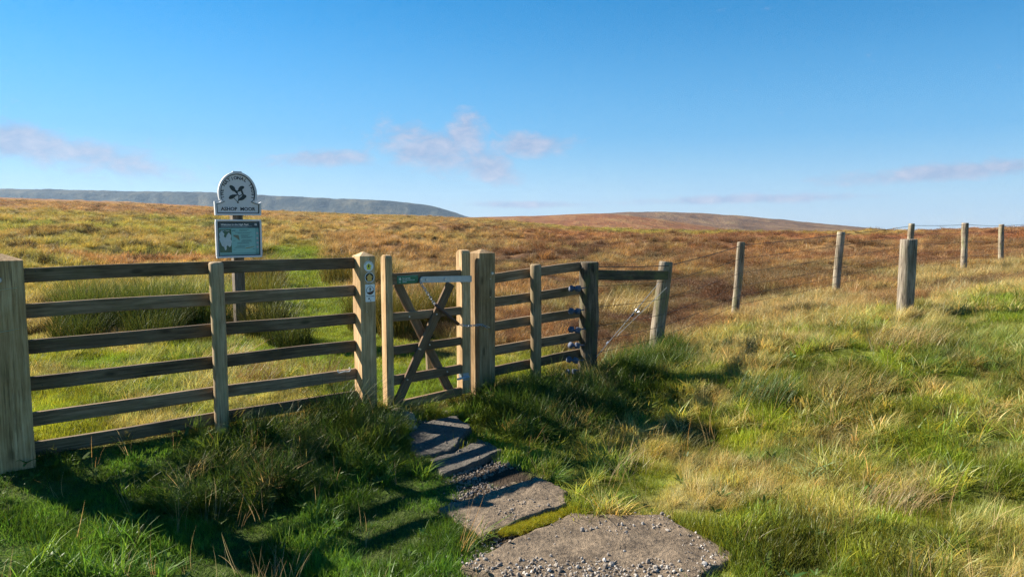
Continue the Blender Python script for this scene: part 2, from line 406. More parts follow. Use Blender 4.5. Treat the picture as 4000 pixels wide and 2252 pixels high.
def _tps_fit(P):
    n = len(P); d = np.hypot(P[:, None, 0] - P[None, :, 0], P[:, None, 1] - P[None, :, 1])
    K = np.where(d > 0, d * d * np.log(d + 1e-12), 0) + np.eye(n) * .12
    Q = np.c_[np.ones(n), P[:, :2]]; A = np.block([[K, Q], [Q.T, np.zeros((3, 3))]])
    return np.linalg.solve(A, np.r_[P[:, 2], np.zeros(3)])
TW = _tps_fit(CP)
def h_near(x, y):
    s = TW[-3] + TW[-2] * x + TW[-1] * y
    for i, (px, py, pz) in enumerate(CP):
        d2 = (x - px) ** 2 + (y - py) ** 2
        s = s + TW[i] * .5 * d2 * np.log(d2 + 1e-9)
    return np.clip(s, -.62, .75)
PXK = np.array([-2600, -1000, 0, 500, 820, 1050, 1400, 1700, 1900, 2200, 2500, 3000, 3300, 3600, 4000, 5200, 6600])
PYK = np.array([765, 768, 772, 790, 806, 822, 838, 848, 858, 884, 903, 909, 908, 904, 888, 880, 878])
PEK = np.array([430, 430, 430, 420, 400, 380, 350, 320, 280, 220, 180, 165, 170, 210, 300, 330, 330])
def h_mid(x, y):
    r = np.hypot(x, y); az = np.clip(np.arctan2(x, y), R(-58), R(58)); f = r * np.cos(az)
    px = 2000 + 2800 * np.tan(az)
    ye = np.interp(px, PXK, PEK); zs = 1.6 + (866 - np.interp(px, PXK, PYK)) / 2800 * ye
    z0 = np.interp(px, [-1000, 1800, 3000, 5000], [.1, .1, .35, .6])
    t = (f - 22) / (ye - 22)
    z = z0 + (zs - z0) * np.clip(t, -.05, 1)
    over = np.maximum(0, f - ye)
    return z - over * .05 - 6 * smooth(0, 120, over)
def H(x, y, bumps=True):
    x = np.asarray(x, float); y = np.asarray(y, float); r = np.hypot(x, y)
    w = smooth(15, 30, r)
    z = h_near(x, y) * (1 - w) + h_mid(x, y) * w
    if bumps:
        s = y - verge_y(x); front = smooth(.2, -.4, s)
        lawn = lawn_w(x, y)
        rough = (1 - front) * (1 - lawn)
        z = z + (fbm(x, y, .45, 3, 3) - .5) * (.05 + .06 * rough + .05 * front * smooth(.8, 3, x))
        z = z + (fbm(x, y, 1.7, 9, 3) - .5) * rough * .30 + (fbm(x, y, 1.2, 29, 3) - .5) * front * smooth(.7, 2.5, x) * .22
        z = z + (fbm(x, y, 9, 21, 4) - .5) * smooth(16, 50, r) * 1.3 + (fbm(x, y, 3.4, 31, 3) - .5) * smooth(14, 30, r) * 1.1
        # peaty hags on the left hand moor
        z = z - hag_w(x, y) * .7
        pd = path_d(x, y)
        z = z - .06 * np.exp(-(pd / .45) ** 2) * smooth(7.5, 9, y)
    return z
PATHX = np.array([-.78, -1.0, -1.5, -2.45, -4.1, -6.4, -8.3, -10.4, -12.0]); PATHY = np.array([6.7, 7.4, 8.2, 9.6, 14.2, 21., 27.4, 34., 42.])
def path_d(x, y):
    x = np.asarray(x, float); y = np.asarray(y, float)
    d = np.full(np.broadcast(x, y).shape, 1e9)
    for i in range(len(PATHX) - 1):
        ax, ay, bx, by = PATHX[i], PATHY[i], PATHX[i + 1], PATHY[i + 1]
        vx, vy = bx - ax, by - ay; t = np.clip(((x - ax) * vx + (y - ay) * vy) / (vx * vx + vy * vy), 0, 1)
        d = np.minimum(d, np.hypot(x - ax - t * vx, y - ay - t * vy))
    return d + (vnoise(x, y, .8, 61) - .5) * .25
def hag_w(x, y):
    return smooth(.565, .62, fbm(x * .4, y, 5.0, 77, 3)) * smooth(24, 34, y) * smooth(100, 70, y) * smooth(1, -6, x)
def lawn_w(x, y):
    s = y - fence_y(x)
    yl = np.interp(x, [-20, -7, -3, -1, .2, .9], [9.3, 9.7, 9.7, 9.9, 8.9, 8.3])
    a = smooth(-.1, .3, s) * smooth(.35, -.35, y - yl + (fbm(x, y, 1.4, 12) - .5) * 2.0) * smooth(1.1, .5, x)
    b = smooth(1.35, .7, path_d(x, y)) * smooth(46, 30, y) * smooth(-.1, .3, s)
    return np.maximum(a, b)

def gravel_zone(x, y):
    """bare gravelly ground between and beside the slabs"""
    c = np.interp(y, [3.4, 4.0, 4.8, 5.4, 6.0, 6.6], [.35, .35, .0, -.15, -.5, -.8]); w = np.interp(y, [3.4, 4.2, 4.8, 5.4, 6.0, 6.6], [.54, .40, .38, .36, .28, .20])
    return smooth(w + .06, w - .10, np.abs(x - c) + (fbm(x, y, .3, 71, 3) - .5) * .25) * smooth(3.0, 3.4, y) * smooth(6.75, 6.5, y)

def lerp(a, b, t): t = np.asarray(t)[..., None]; return a * (1 - t) + b * t
def rgb(*c): return np.array(c, float)
GREEN = rgb(.075, .155, .018); LIME = rgb(.245, .285, .028); STRAW = rgb(.44, .36, .155); YGREEN = rgb(.25, .22, .042); OLIVE = rgb(.075, .078, .018)
RUST = rgb(.27, .140, .062); HEATHER = rgb(.14, .076, .046); BRICK = rgb(.26, .108, .052); TAN = rgb(.32, .205, .088); REDBR = rgb(.20, .105, .06)
def zone_col(x, y):
    """base colour of the vegetation at a spot, and the share of heather there"""
    x = np.asarray(x, float); y = np.asarray(y, float)
    s = y - verge_y(x); front = smooth(.15, -.15, s + (vnoise(x, y, .9, 66) - .5) * smooth(2.5, 4, x) * 1.6)
    a = x / np.maximum(y, 1.0)
    n1 = fbm(x, y, 6, 41); n2 = fbm(x, y, 1.6, 42); n3 = fbm(x, y, .5, 43, 2); nf = fbm(x * .35, y, 22, 44)
    st = lambda v, lo=.42, hi=.58: smooth(lo, hi, v)
    # in front of the fence
    cf = lerp(np.broadcast_to(GREEN, x.shape + (3,)), LIME, st(n2, .40, .66) * .75)
    dry = np.clip(smooth(.5, 3.4, x + .35 * (y - 5)) * .10 + smooth(-3.6, -.5, s) * .48 + (n2 - .5) * 2.6 + (n3 - .5) * 2.6, 0, 1) * smooth(-.2, 1.2, x)
    dry = np.maximum(dry, smooth(1.1, .15, -s) * smooth(.9, 2.2, x))
    cf = lerp(cf, LIME, smooth(.3, 1.6, x) * .55); cf = lerp(cf, STRAW * .9, dry * .72); cf = lerp(cf, OLIVE * 1.1, st(fbm(x, y, .8, 46, 3), .56, .66) * smooth(.5, 1.5, x) * .6)
    # moor
    left = lerp(np.broadcast_to(YGREEN, x.shape + (3,)), OLIVE, st(n2, .45, .62) * .7); left = lerp(left, TAN, st(n1, .45, .65) * .65)
    left = lerp(left, LIME * .9, st(fbm(x * .6, y, 4, 52), .56, .68) * .6)
    mid = lerp(np.broadcast_to(TAN, x.shape + (3,)), YGREEN, st(n1, .48, .64) * .7); mid = lerp(mid, RUST, st(fbm(x * .4, y, 7, 48), .40, .56) * .85)
    right = lerp(np.broadcast_to(RUST, x.shape + (3,)), HEATHER * .8, st(n2, .47, .58)); right = lerp(right, STRAW * .7, st(fbm(x, y, 1.7, 47), .50, .60) * .6); right = lerp(right, OLIVE * 1.6, st(fbm(x, y, 2.6, 49), .56, .64) * .6)
    right = lerp(right, TAN, st(n1, .42, .6) * .55)
    w_l = smooth(-.20, -.38, a); w_r = smooth(-.20, .04, a)
    cm = lerp(lerp(mid, right, w_r), left, w_l)
    # further off
    far_l = lerp(np.broadcast_to(REDBR, x.shape + (3,)), TAN, st(nf) * .6)
    far_m = lerp(np.broadcast_to(TAN * .95, x.shape + (3,)), OLIVE * 1.4, st(nf) * .5)
    far_r = lerp(np.broadcast_to(BRICK, x.shape + (3,)), TAN * .9, st(nf, .5, .62) * .75)
    cm = lerp(cm, far_l, w_l * smooth(65, 115, y)); cm = lerp(cm, far_m, (1 - w_l) * (1 - w_r) * smooth(60, 120, y))
    far_r = lerp(far_r, YGREEN * 1.1, smooth(70, 105, y) * smooth(.75, .2, a))
    cm = lerp(cm, far_r, w_r * smooth(16, 27, y - 4 * (n1 - .5)) * smooth(.12, .35, a + (n1 - .5) * .3 + smooth(30, 60, y) * .2))
    wfz = smooth(2.6, .6, np.abs(y - fence_y(x) + .6)) * smooth(1.2, 2.6, x) * smooth(.34, .56, fbm(x, y, .9, 57)); cm = lerp(cm, STRAW * .85, wfz * .85)
    rp_ = np.exp(-(((x + 13) / 6.5) ** 2 + ((y - 26.5 + (n1 - .5) * 3) / 1.5) ** 2) ** 2); cm = lerp(cm, BRICK * 1.15, rp_ * .9)
    lw = lawn_w(x, y)
    cl = lerp(np.broadcast_to(LIME * .78, x.shape + (3,)), GREEN * 1.15, st(n2, .44, .60) * .6)
    cl = lerp(cl, rgb(.15, .205, .028), smooth(1.3, .5, path_d(x, y)) * smooth(9, 11, y) * .8)
    cl = lerp(cl, STRAW * .8, smooth(.50, .64, fbm(x, y, .7, 58, 3)) * .55 * smooth(.5, 1.1, path_d(x, y)))
    cm = lerp(cm, cl, lw)
    c = lerp(cm, cf, front)
    hw = (1 - front) * (1 - lw) * np.clip((1 - wfz * .9) * w_r * (.55 + 1.6 * (n2 - .35)) + (1 - w_r) * .45 * st(n2, .52, .6) + .0, 0, 1)
    return c, hw, front, lw, dry

def ground_mat():
    m, nt, N, L, b = new_mat('moorland_ground'); b.inputs['Roughness'].default_value = .95
    try: b.inputs['Specular IOR Level'].default_value = .05
    except KeyError: pass
    at = N.new('ShaderNodeAttribute'); at.attribute_name = 'zone'
    tc = N.new('ShaderNodeTexCoord')
    def noise(s, d=6, r=.65, v=None):
        t = N.new('ShaderNodeTexNoise'); t.inputs['Scale'].default_value = s; t.inputs['Detail'].default_value = d; t.inputs['Roughness'].default_value = r
        L.new(v or tc.outputs['Object'], t.inputs['Vector']); return t.outputs['Fac']
    mp = N.new('ShaderNodeMapping'); mp.inputs['Scale'].default_value = (1, .45, 1); L.new(tc.outputs['Object'], mp.inputs['Vector'])
    a = noise(.9, 8, .7, mp.outputs[0]); c = noise(7, 6, .7)
    mr = N.new('ShaderNodeMapRange'); mr.inputs[1].default_value = .3; mr.inputs[2].default_value = .7; mr.inputs[3].default_value = .55; mr.inputs[4].default_value = 1.35
    L.new(a, mr.inputs[0])
    mr2 = N.new('ShaderNodeMapRange'); mr2.inputs[1].default_value = .3; mr2.inputs[2].default_value = .7; mr2.inputs[3].default_value = .7; mr2.inputs[4].default_value = 1.25
    L.new(c, mr2.inputs[0])
    mm = N.new('ShaderNodeMath'); mm.operation = 'MULTIPLY'; L.new(mr.outputs[0], mm.inputs[0]); L.new(mr2.outputs[0], mm.inputs[1])
    sc = N.new('ShaderNodeVectorMath'); sc.operation = 'SCALE'; L.new(at.outputs['Color'], sc.inputs[0]); L.new(mm.outputs[0], sc.inputs['Scale'])
    L.new(sc.outputs[0], b.inputs['Base Color'])
    bp = N.new('ShaderNodeBump'); bp.inputs['Strength'].default_value = .9; bp.inputs['Distance'].default_value = .25
    ad = N.new('ShaderNodeMath'); ad.operation = 'MULTIPLY_ADD'; ad.inputs[1].default_value = .15; L.new(c, ad.inputs[0]); L.new(a, ad.inputs[2])
    L.new(ad.outputs[0], bp.inputs['Height']); L.new(bp.outputs[0], b.inputs['Normal'])
    return m

def build_ground():
    az = np.r_[np.linspace(-180, -52, 40)[:-1], np.linspace(-52, 52, 300), np.linspace(52, 180, 40)[1:]]
    rr = np.r_[0.02, np.exp(np.linspace(math.log(.5), math.log(700), 330))]
    A, RR = np.meshgrid(np.radians(az), rr, indexing='ij'); X = RR * np.sin(A); Y = RR * np.cos(A); Z = H(X, Y)
    n, m = A.shape
    co = np.stack([X, Y, Z], -1).reshape(-1, 3)
    i = np.arange(n - 1)[:, None] * m + np.arange(m - 1)[None, :]
    q = np.stack([i, i + 1, i + m + 1, i + m], -1).reshape(-1, 4)
    me = bpy.data.meshes.new('ground'); me.vertices.add(len(co)); me.vertices.foreach_set('co', co.ravel())
    me.loops.add(q.size); me.loops.foreach_set('vertex_index', q.ravel().astype(np.int32))
    me.polygons.add(len(q)); me.polygons.foreach_set('loop_start', np.arange(0, q.size, 4, dtype=np.int32))
    me.polygons.foreach_set('use_smooth', np.ones(len(q), bool)); me.update(calc_edges=True); me.validate()
    col, hw, front, lw, dry = zone_col(X.ravel(), Y.ravel())
    x, y = X.ravel(), Y.ravel()
    earth = rgb(.055, .042, .028)
    near = smooth(60, 20, np.hypot(x, y))
    col = lerp(col, earth, near * (.45 + .2 * vnoise(x, y, .7, 5)))          # thatch and peat between the plants
    bare = np.clip(smooth(.42, .22, path_d(x, y)) * smooth(11, 12.5, y) * smooth(.42, .58, fbm(x, y, 1.6, 63)), 0, 1) * smooth(30, 20, y)
    col = lerp(col, rgb(.05, .041, .032), bare)
    peat = hag_w(x, y)
    col = lerp(col, rgb(.05, .038, .028), gravel_zone(x, y) * smooth(9, 7, y))
    col = lerp(col, rgb(.022, .016, .011), peat)
    ca = me.color_attributes.new('zone', 'FLOAT_COLOR', 'POINT'); buf = np.ones((len(co), 4), np.float32); buf[:, :3] = col
    ca.data.foreach_set('color', buf.ravel())
    o = link('ground', me, ground_mat()); tag(o, 'rolling moorland ground of grass, heather and peat', kind='structure')
build_ground()

# ------------------------------------------------------------------ hills behind the moor
def hill_mat(name, cols, scale, rough=.95):
    m, nt, N, L, b = new_mat(name); b.inputs['Roughness'].default_value = rough
    try: b.inputs['Specular IOR Level'].default_value = .05
    except KeyError: pass
    tc = N.new('ShaderNodeTexCoord'); mp = N.new('ShaderNodeMapping'); mp.inputs['Scale'].default_value = (1, .4, 1.6); L.new(tc.outputs['Object'], mp.inputs['Vector'])
    t = N.new('ShaderNodeTexNoise'); t.inputs['Scale'].default_value = scale; t.inputs['Detail'].default_value = 9; t.inputs['Roughness'].default_value = .65
    L.new(mp.outputs[0], t.inputs['Vector'])
    rp = N.new('ShaderNodeValToRGB'); e = rp.color_ramp.elements; e[0].position = .34; e[0].color = cols[0] + (1,); e[1].position = .66; e[1].color = cols[-1] + (1,)
    if len(cols) == 3: k = e.new(.5); k.color = cols[1] + (1,)
    L.new(t.outputs['Fac'], rp.inputs[0]); L.new(rp.outputs[0], b.inputs['Base Color'])
    bp = N.new('ShaderNodeBump'); bp.inputs['Strength'].default_value = 1.0; bp.inputs['Distance'].default_value = .35 / scale
    L.new(t.outputs['Fac'], bp.inputs['Height']); L.new(bp.outputs[0], b.inputs['Normal']); return m

def hill(name, label, px, py, Yr, prof, mat, rough, gully=0.0, cols=420):
    """ridge line given by bearing and rise; prof: (distance offset, share of height, absolute drop)"""
    P = np.linspace(px[0], px[-1], cols); S = (P - 2000) / 2800
    zr = 1.6 + (866 - np.interp(P, px, py)) / 2800 * Yr
    zr = np.convolve(np.pad(zr, 6, 'edge'), np.ones(13) / 13, 'valid')
    rows = []
    for dy, sh, drop in prof:
        Y = Yr + dy; gx = P * Yr / 2800
        if gully:
            g = fbm(gx, gx * 0 + 3, 210, 5, 4) - .5; g2 = np.abs(fbm(gx, gx * 0 + dy * .01, 130, 15, 4) - .5)
            Y = Y + gully * g * (1 if dy < 100 else 0) * 2 - gully * g2 * 2 * (sh < .95) * (dy < 0)
        Y = Y + P * 0
        X = S * Y
        z = -8 + (zr + 8) * sh + drop + rough * (fbm(X, Y, 60 * rough / 2 + 20, 8, 4) - .5) * (2 if sh < 1 else .45)
        rows.append(np.stack([X, Y, z], -1))
    # densify along the profile
    dense = []
    for a, b in zip(rows[:-1], rows[1:]):
        for k in range(8): dense.append(a + (b - a) * (k / 8))
    dense.append(rows[-1]); V = np.stack(dense); r, c = V.shape[:2]
    V[:, :, 2] += (fbm(V[:, :, 0], V[:, :, 1], 28, 33, 3) - .5) * rough * .5
    i = np.arange(r - 1)[:, None] * c + np.arange(c - 1)[None, :]
    q = np.stack([i, i + 1, i + c + 1, i + c], -1).reshape(-1, 4)
    me = bpy.data.meshes.new(name); me.from_pydata(V.reshape(-1, 3).tolist(), [], q.tolist()); me.update()
    o = link(name, me, mat, smooth_=True); tag(o, label, kind='structure'); return o

hill('plateau_hill', 'long flat topped gritstone plateau edge far behind the moor',
     [-1600, -600, 0, 300, 800, 1000, 1280, 1480, 1560, 1680, 1740, 1800, 1840, 1960], [730, 735, 738, 742, 752, 760, 775, 782, 787, 801, 816, 838, 850, 874], 2500,
     [(-420, .0, 0), (-250, .22, 0), (-110, .55, 0), (-35, .88, 0), (0, 1.0, 0), (220, 1.0, -3), (700, .9, -8)],
     hill_mat('plateau_grass', [(.010, .015, .017), (.036, .040, .033), (.105, .095, .062)], .014), 9, 75)
hill('moor_hill', 'rounded heather hill falling to the right beyond the moor',
     [1700, 2000, 2200, 2350, 2450, 2560, 2700, 2900, 3100, 3300, 3500, 3700, 3900], [856, 850, 840, 833, 829, 826, 829, 843, 861, 882, 899, 914, 930], 1050,
     [(-420, .0, 0), (-260, .40, 0), (-110, .82, 0), (0, 1.0, 0), (150, 1.0, -4), (400, .5, -10)],
     hill_mat('hill_heather', [(.085, .055, .036), (.135, .082, .05), (.19, .13, .07)], .03), 4)
hill('moor_mound', 'reddish brown swelling of moor in the middle distance',
     [1500, 1750, 1900, 2100, 2250, 2350, 2450, 2600, 2780, 2930, 3100], [856, 850, 846, 841, 836, 834, 842, 860, 886, 908, 925], 560,
     [(-330, .0, 0), (-210, .35, 0), (-90, .78, 0), (0, 1.0, 0), (90, .98, -2), (300, .4, -8)],
     hill_mat('mound_heather', [(.145, .06, .03), (.195, .09, .04), (.24, .15, .064)], .06), 2.2)
hill('moor_rise', 'low red heather rise on the far right horizon',
     [3450, 3600, 3800, 4000, 4400, 5000, 5600], [915, 905, 895, 886, 878, 872, 870], 520,
     [(-330, .0, 0), (-210, .35, 0), (-90, .78, 0), (0, 1.0, 0), (90, .98, -2), (300, .4, -8)],
     hill_mat('rise_heather', [(.145, .06, .03), (.20, .085, .036), (.23, .14, .06)], .06), 2.0)

# ------------------------------------------------------------------ fences
FR = R(38.4)
P0 = Vector((-3.316, 4.87, 0))
def fpos(t, y=0, z=0):     # along the fence line -> world
    return Vector((P0.x + t * math.cos(FR) - y * math.sin(FR), P0.y + t * math.sin(FR) + y * math.cos(FR), z))

def square_post(name, w, d, z0, z1, cap, parent, loc, bev=.006):
    bm = bmesh.new()
    zs = list(np.linspace(z0, z1, 9)); rings = []
    for z in zs:
        j = [random.uniform(-.0015, .0015) for _ in range(8)]
        rings.append([bm.verts.new((sx * w / 2 + j[k], sy * d / 2 + j[k + 4], z)) for k, (sx, sy) in enumerate(((-1, -1), (1, -1), (1, 1), (-1, 1)))])
    for a, b in zip(rings[:-1], rings[1:]):
        for k in range(4): bm.faces.new((a[k], a[(k + 1) % 4], b[(k + 1) % 4], b[k]))
    tip = bm.verts.new((0, 0, z1 + cap))
    for k in range(4): bm.faces.new((rings[-1][k], rings[-1][(k + 1) % 4], tip))
    bm.faces.new(tuple(reversed(rings[0])))
    bmesh.ops.bevel(bm, geom=[e for e in bm.edges if e.is_valid and e.calc_face_angle(0) > .8], offset=bev, segments=2, affect='EDGES')
    return bm_obj(name, bm, M['post'], parent, loc)

def round_post(name, base, top, r, mat, parent=None, bury=.35, chamfer=.012, wob=.012, seg=18, rough=.02, taper=0.0):
    base = Vector(base); top = Vector(top); d = top - base; Ln = d.length
    sd_ = random.randint(0, 999); zs = [-bury] + list(np.linspace(0, Ln - chamfer, 13)) + [Ln - chamfer * .3, Ln]
    v = []; f = []
    for i, z in enumerate(zs):
        rr_ = r * (1 - taper * max(z, 0) / Ln)
        if z > Ln - chamfer * .5: rr_ = r * (1 - taper) - chamfer * (.35 if i == len(zs) - 2 else .95)
        for k in range(seg):
            a = 2 * math.pi * k / seg
            nz = float(vnoise(np.array(a * 2.2 + 9), np.array(z * 3.0), 1.0, sd_)) - .5 + .5 * (float(vnoise(np.array(a * 7 + 3), np.array(z * .8), 1.0, sd_ + 1)) - .5)
            q = rr_ * (1 + rough * 2 * nz)
            ox = wob * math.sin(z * 2.1 + sd_) * (1 if z > 0 else 0); oy = wob * math.cos(z * 1.7 + sd_ * 2)
            v.append((q * math.cos(a) + ox * .4, q * math.sin(a) + oy * .4, z))
    n = len(zs)
    for i in range(n - 1):
        for k in range(seg):
            f.append((i * seg + k, i * seg + (k + 1) % seg, (i + 1) * seg + (k + 1) % seg, (i + 1) * seg + k))
    f.append(tuple((n - 1) * seg + k for k in range(seg))); f.append(tuple(reversed(range(seg))))
    me = pydata(name, v, f)
    q = Vector((0, 0, 1)).rotation_difference(d.normalized())
    o = link(name, me, mat, None, base, q)
    sm = np.ones(len(me.polygons), bool); sm[-2:] = False; me.polygons.foreach_set('use_smooth', sm)
    if parent is not None:
        o.parent = parent
        bpy.context.view_layer.update(); o.matrix_parent_inverse = parent.matrix_world.inverted()
    return o

def rail(parent, x0, x1, z0, z1, h, y0, th, mat, name='rail', jit=.0025):
    """board from (x0,z0) to (x1,z1) (top edge), front face at y0, in the parent's frame"""
    L_ = math.hypot(x1 - x0, z1 - z0); an = math.atan2(z1 - z0, x1 - x0)
    bm = box_bm(L_, th, h, .004, 1, 10, jit)
    return bm_obj(name, bm, mat, parent, ((x0 + x1) / 2 + math.sin(an) * h / 2, y0 + th / 2, (z0 + z1) / 2 - math.cos(an) * h / 2), (0, -an, 0))

def bolt(parent, x, y, z, r=.011, name='bolt', mat=None, t=.008):
    bm = bmesh.new(); bmesh.ops.create_cone(bm, cap_ends=True, segments=10, radius1=r, radius2=r * .75, depth=t)
    bmesh.ops.rotate(bm, verts=bm.verts, matrix=Matrix.Rotation(R(90), 3, 'X'))
    return bm_obj(name, bm, mat or M['bolt'], parent, (x, y - t / 2, z), smooth_=False)

# --- left hand rail fence
fl = empty('rail_fence', P0, FR)
tag(fl, 'long six rail wooden fence running from the left edge to the waymarked gate post', 'fence')
square_post('post', .22, .2, -.45, 1.345, .045, fl, (-.125, -.02, 0))
rails_z = [1.285, 1.042, .79, .536, .287, .078]
for i, z in enumerate(rails_z):
    rail(fl, -.02, 2.438, z + random.uniform(-.004, .004), z + random.uniform(-.004, .004), .098, .0, .038, M['rail'], jit=.004)
    for q_ in (.06, 1.19, 1.275, 2.37):
        for dz_ in (.025, .07): bolt(fl, q_, -.0005, z - dz_ + random.uniform(-.006, .006), .0045, 'nail', M['wire'], .003)
round_post('round_post', fpos(1.233, -.055, -.05), fpos(1.233, -.055, 1.288), .055, M['round'], fl, chamfer=.016)
gpl = square_post('gate_post', .145, .15, -.5, 1.297, .04, fl, (2.515, -.025, 0))
bolt(fl, -.155, -.121, 1.22, .02); bolt(fl, 2.525, -.101, 1.272, .006, 'nail')
for (x, z) in ((2.505, 1.06), (2.50, .80)): bolt(fl, x, -.1, z, .004, 'nail')
for z0, z1 in ((1.12, 1.165), (.86, .89)):
    pts = [(-.06, -.123, z1), (-.15, -.124, z1 - .012), (-.24, -.124, z0), (-.7, -.05, z0 + .01), (-1.6, .0, z0 + .02)]
    link('wire', tube_mesh('wire', pts, .0016, 5), M['shinywire'], fl)

# --- right hand rail fence (turns a little away)
FR2 = R(28.0); Q0 = Vector((-.18, 7.35, 0))
fr = empty('rail_fence', Q0, FR2)
tag(fr, 'short six rail wooden fence between the plain gate post and the dark strainer post', 'fence')
def qpos(t, y=0, z=0): return Vector((Q0.x + t * math.cos(FR2) - y * math.sin(FR2), Q0.y + t * math.sin(FR2) + y * math.cos(FR2), z))
gpr = square_post('gate_post', .195, .185, -.6, 1.288, .042, fr, (0, 0, 0))
c_ = fpos(3.832, -.01, 0) - Q0; gpr.location = (c_.x * math.cos(FR2) + c_.y * math.sin(FR2), -c_.x * math.sin(FR2) + c_.y * math.cos(FR2), 0); gpr.rotation_euler = (0, 0, FR - FR2)
for a, b in ((1.069, 1.16), (.82, .90), (.567, .65), (.312, .388), (.10, .19), (-.10, -.05)):
    rail(fr, -.03, 1.06, a, b + .005, .098, .0, .038, M['rail'])
round_post('round_post', qpos(.452, -.062, -.2), qpos(.452, -.062, 1.158), .058, M['round'], fr, chamfer=.016)
def on_gpr(t, z, r, name='bolt', m=None):
    p = fpos(t, -.104, z) - Q0
    o = bolt(fr, p.x * math.cos(FR2) + p.y * math.sin(FR2), -p.x * math.sin(FR2) + p.y * math.cos(FR2), z, r, name, m); o.rotation_euler = (0, 0, FR - FR2); return o
on_gpr(3.897, 1.083, .017); on_gpr(3.87, 1.03, .005, 'nail'); on_gpr(3.868, .845, .005, 'nail')

# --- gate
g = empty('wooden_gate', fpos(2.73, 0, -.19), FR)
tag(g, 'wooden five bar wicket gate with crossed braces and a metal strap hinge', 'gate')
gx = 2.73; gz = .19
def gl(t, y, z): return (t - gx, y, z + gz)
def stile(t0, t1, z0, z1, front, back):
    w = t1 - t0; d = back - front; bm = bmesh.new(); prof = []
    # rounded top seen from the side of the thickness
    for k in range(9):
        a = math.pi * k / 8; prof.append((d / 2 * -math.cos(a) * 1.0, z1 - .042 + .042 * math.sin(a)))
    pts = [(-d / 2, z0)] + [(-d / 2, z0 + (z1 - .05 - z0) * s / 5) for s in range(1, 6)] + prof[1:-1] + [(d / 2, z0 + (z1 - .05 - z0) * s / 5) for s in range(5, -1, -1)]
    A = [bm.verts.new((-w / 2, p[0], p[1])) for p in pts]; B = [bm.verts.new((w / 2, p[0], p[1])) for p in pts]
    n = len(pts)
    for k in range(n): bm.faces.new((A[k], A[(k + 1) % n], B[(k + 1) % n], B[k]))
    bm.faces.new(list(reversed(A))); bm.faces.new(B)
    bmesh.ops.recalc_face_normals(bm, faces=bm.faces[:])
    bmesh.ops.bevel(bm, geom=[e for e in bm.edges if e.calc_face_angle(0) > 1.2], offset=.006, segments=2, affect='EDGES')
    o = bm_obj('stile', bm, M['post'], g, gl((t0 + t1) / 2, (front + back) / 2, 0)); return o
stile(2.728, 2.802, -.175, 1.30, -.035, .06)
stile(3.575, 3.678, -.12, 1.325, -.035, .075)
for (zl, zr, h) in ((1.125, 1.128, .108), (.755, .76, .08), (.440, .457, .078), (.163, .18, .09), (-.085, -.055, .085)):
    rail(g, 2.802 - gx, 3.574 - gx, zl + gz, zr + gz, h, -.018, .04, M['gate_rail'], 'rail', .0015)
def brace(a, b, w, y0, th):
    (t0, z0), (t1, z1) = a, b; L_ = math.hypot(t1 - t0, z1 - z0); an = math.atan2(z1 - z0, t1 - t0)
    bm = box_bm(L_, th, w, .004, 1, 6, .001)
    bm_obj('brace', bm, M['gate_rail'], g, gl((t0 + t1) / 2, y0 + th / 2, (z0 + z1) / 2), (0, -an, 0))
brace((2.80, -.14), (3.435, 1.0), .088, -.052, .032)
brace((2.885, 1.03), (3.50, -.15), .088, .024, .032)
for t, z in ((3.26, .715), (3.25, .70), (3.06, .40), (3.075, .395), (2.93, .12), (2.83, -.11), (2.98, .71), (3.2, .42), (3.4, .13)):
    bolt(g, *gl(t, -.054 if t in (3.26, 3.06, 2.93, 2.83, 3.075) else -.02, z), .009)
# strap hinge
sp = [(3.085, 1.055), (3.10, 1.078), (3.12, 1.084), (3.686, 1.066), (3.686, 1.004), (3.12, 1.026), (3.095, 1.032)]
link('strap_hinge', poly_extrude('strap_hinge', [(p[0] - gx, p[1] + gz) for p in sp], .006), M['galv'], g, (0, -.0365, 0))
for t, z in ((3.16, 1.052), (3.37, 1.047), (3.10, 1.056)): bolt(g, *gl(t, -.0425, z), .016)
# lower hinge plate and pin
bm_obj('hinge_plate', box_bm(.07, .006, .075, .002), M['galv'], g, gl(3.61, -.039, .055))
link('hinge_pin', tube_mesh('hinge_pin', [(3.50 - gx, -.05, .045 + gz), (3.64 - gx, -.05, .052 + gz)], .011, 8), M['galv'], g)
bm_obj('hinge_plate', box_bm(.005, .06, .05, .002), M['galv'], g, gl(3.572, .0, .07))

# --- chain with hose sleeve
ch = empty('gate_chain', fpos(3.067, -.05, 1.048), FR)
tag(ch, 'steel chain in a brown hose sleeve holding the gate to its post', 'chain')
def cl(t, y, z): return Vector((t - 3.067, y + .05, z - 1.048))
def link_mesh(L_=.034, W=.02, r=.0032):
    pts = []
    for k in range(20):
        a = 2 * math.pi * k / 20; c, s = math.cos(a), math.sin(a)
        pts.append((math.copysign(max(0, L_ / 2 - W / 2), c) + W / 2 * c, W / 2 * s, 0))
    return tube_mesh('chain_link', pts, r, 6, closed=True)
lm = link_mesh(); lm.materials.append(M['galv']); lm.polygons.foreach_set('use_smooth', np.ones(len(lm.polygons), bool))
def run_links(pts, n):
    seg = [Vector(p) for p in pts]; Ls = [0]
    for a, b in zip(seg[:-1], seg[1:]): Ls.append(Ls[-1] + (b - a).length)
    def at(s):
        for i in range(len(seg) - 1):
            if s <= Ls[i + 1] + 1e-9: return seg[i].lerp(seg[i + 1], (s - Ls[i]) / (Ls[i + 1] - Ls[i]))
        return seg[-1]
    for k in range(n):
        s = Ls[-1] * (k + .5) / n; a = at(max(0, s - .01)); b = at(min(Ls[-1], s + .01)); d = (b - a).normalized()
        q = Vector((1, 0, 0)).rotation_difference(d) @ Quaternion((1, 0, 0), R(90 * (k % 2) + 25))
        link('chain_link', lm, None, ch, at(s), q)
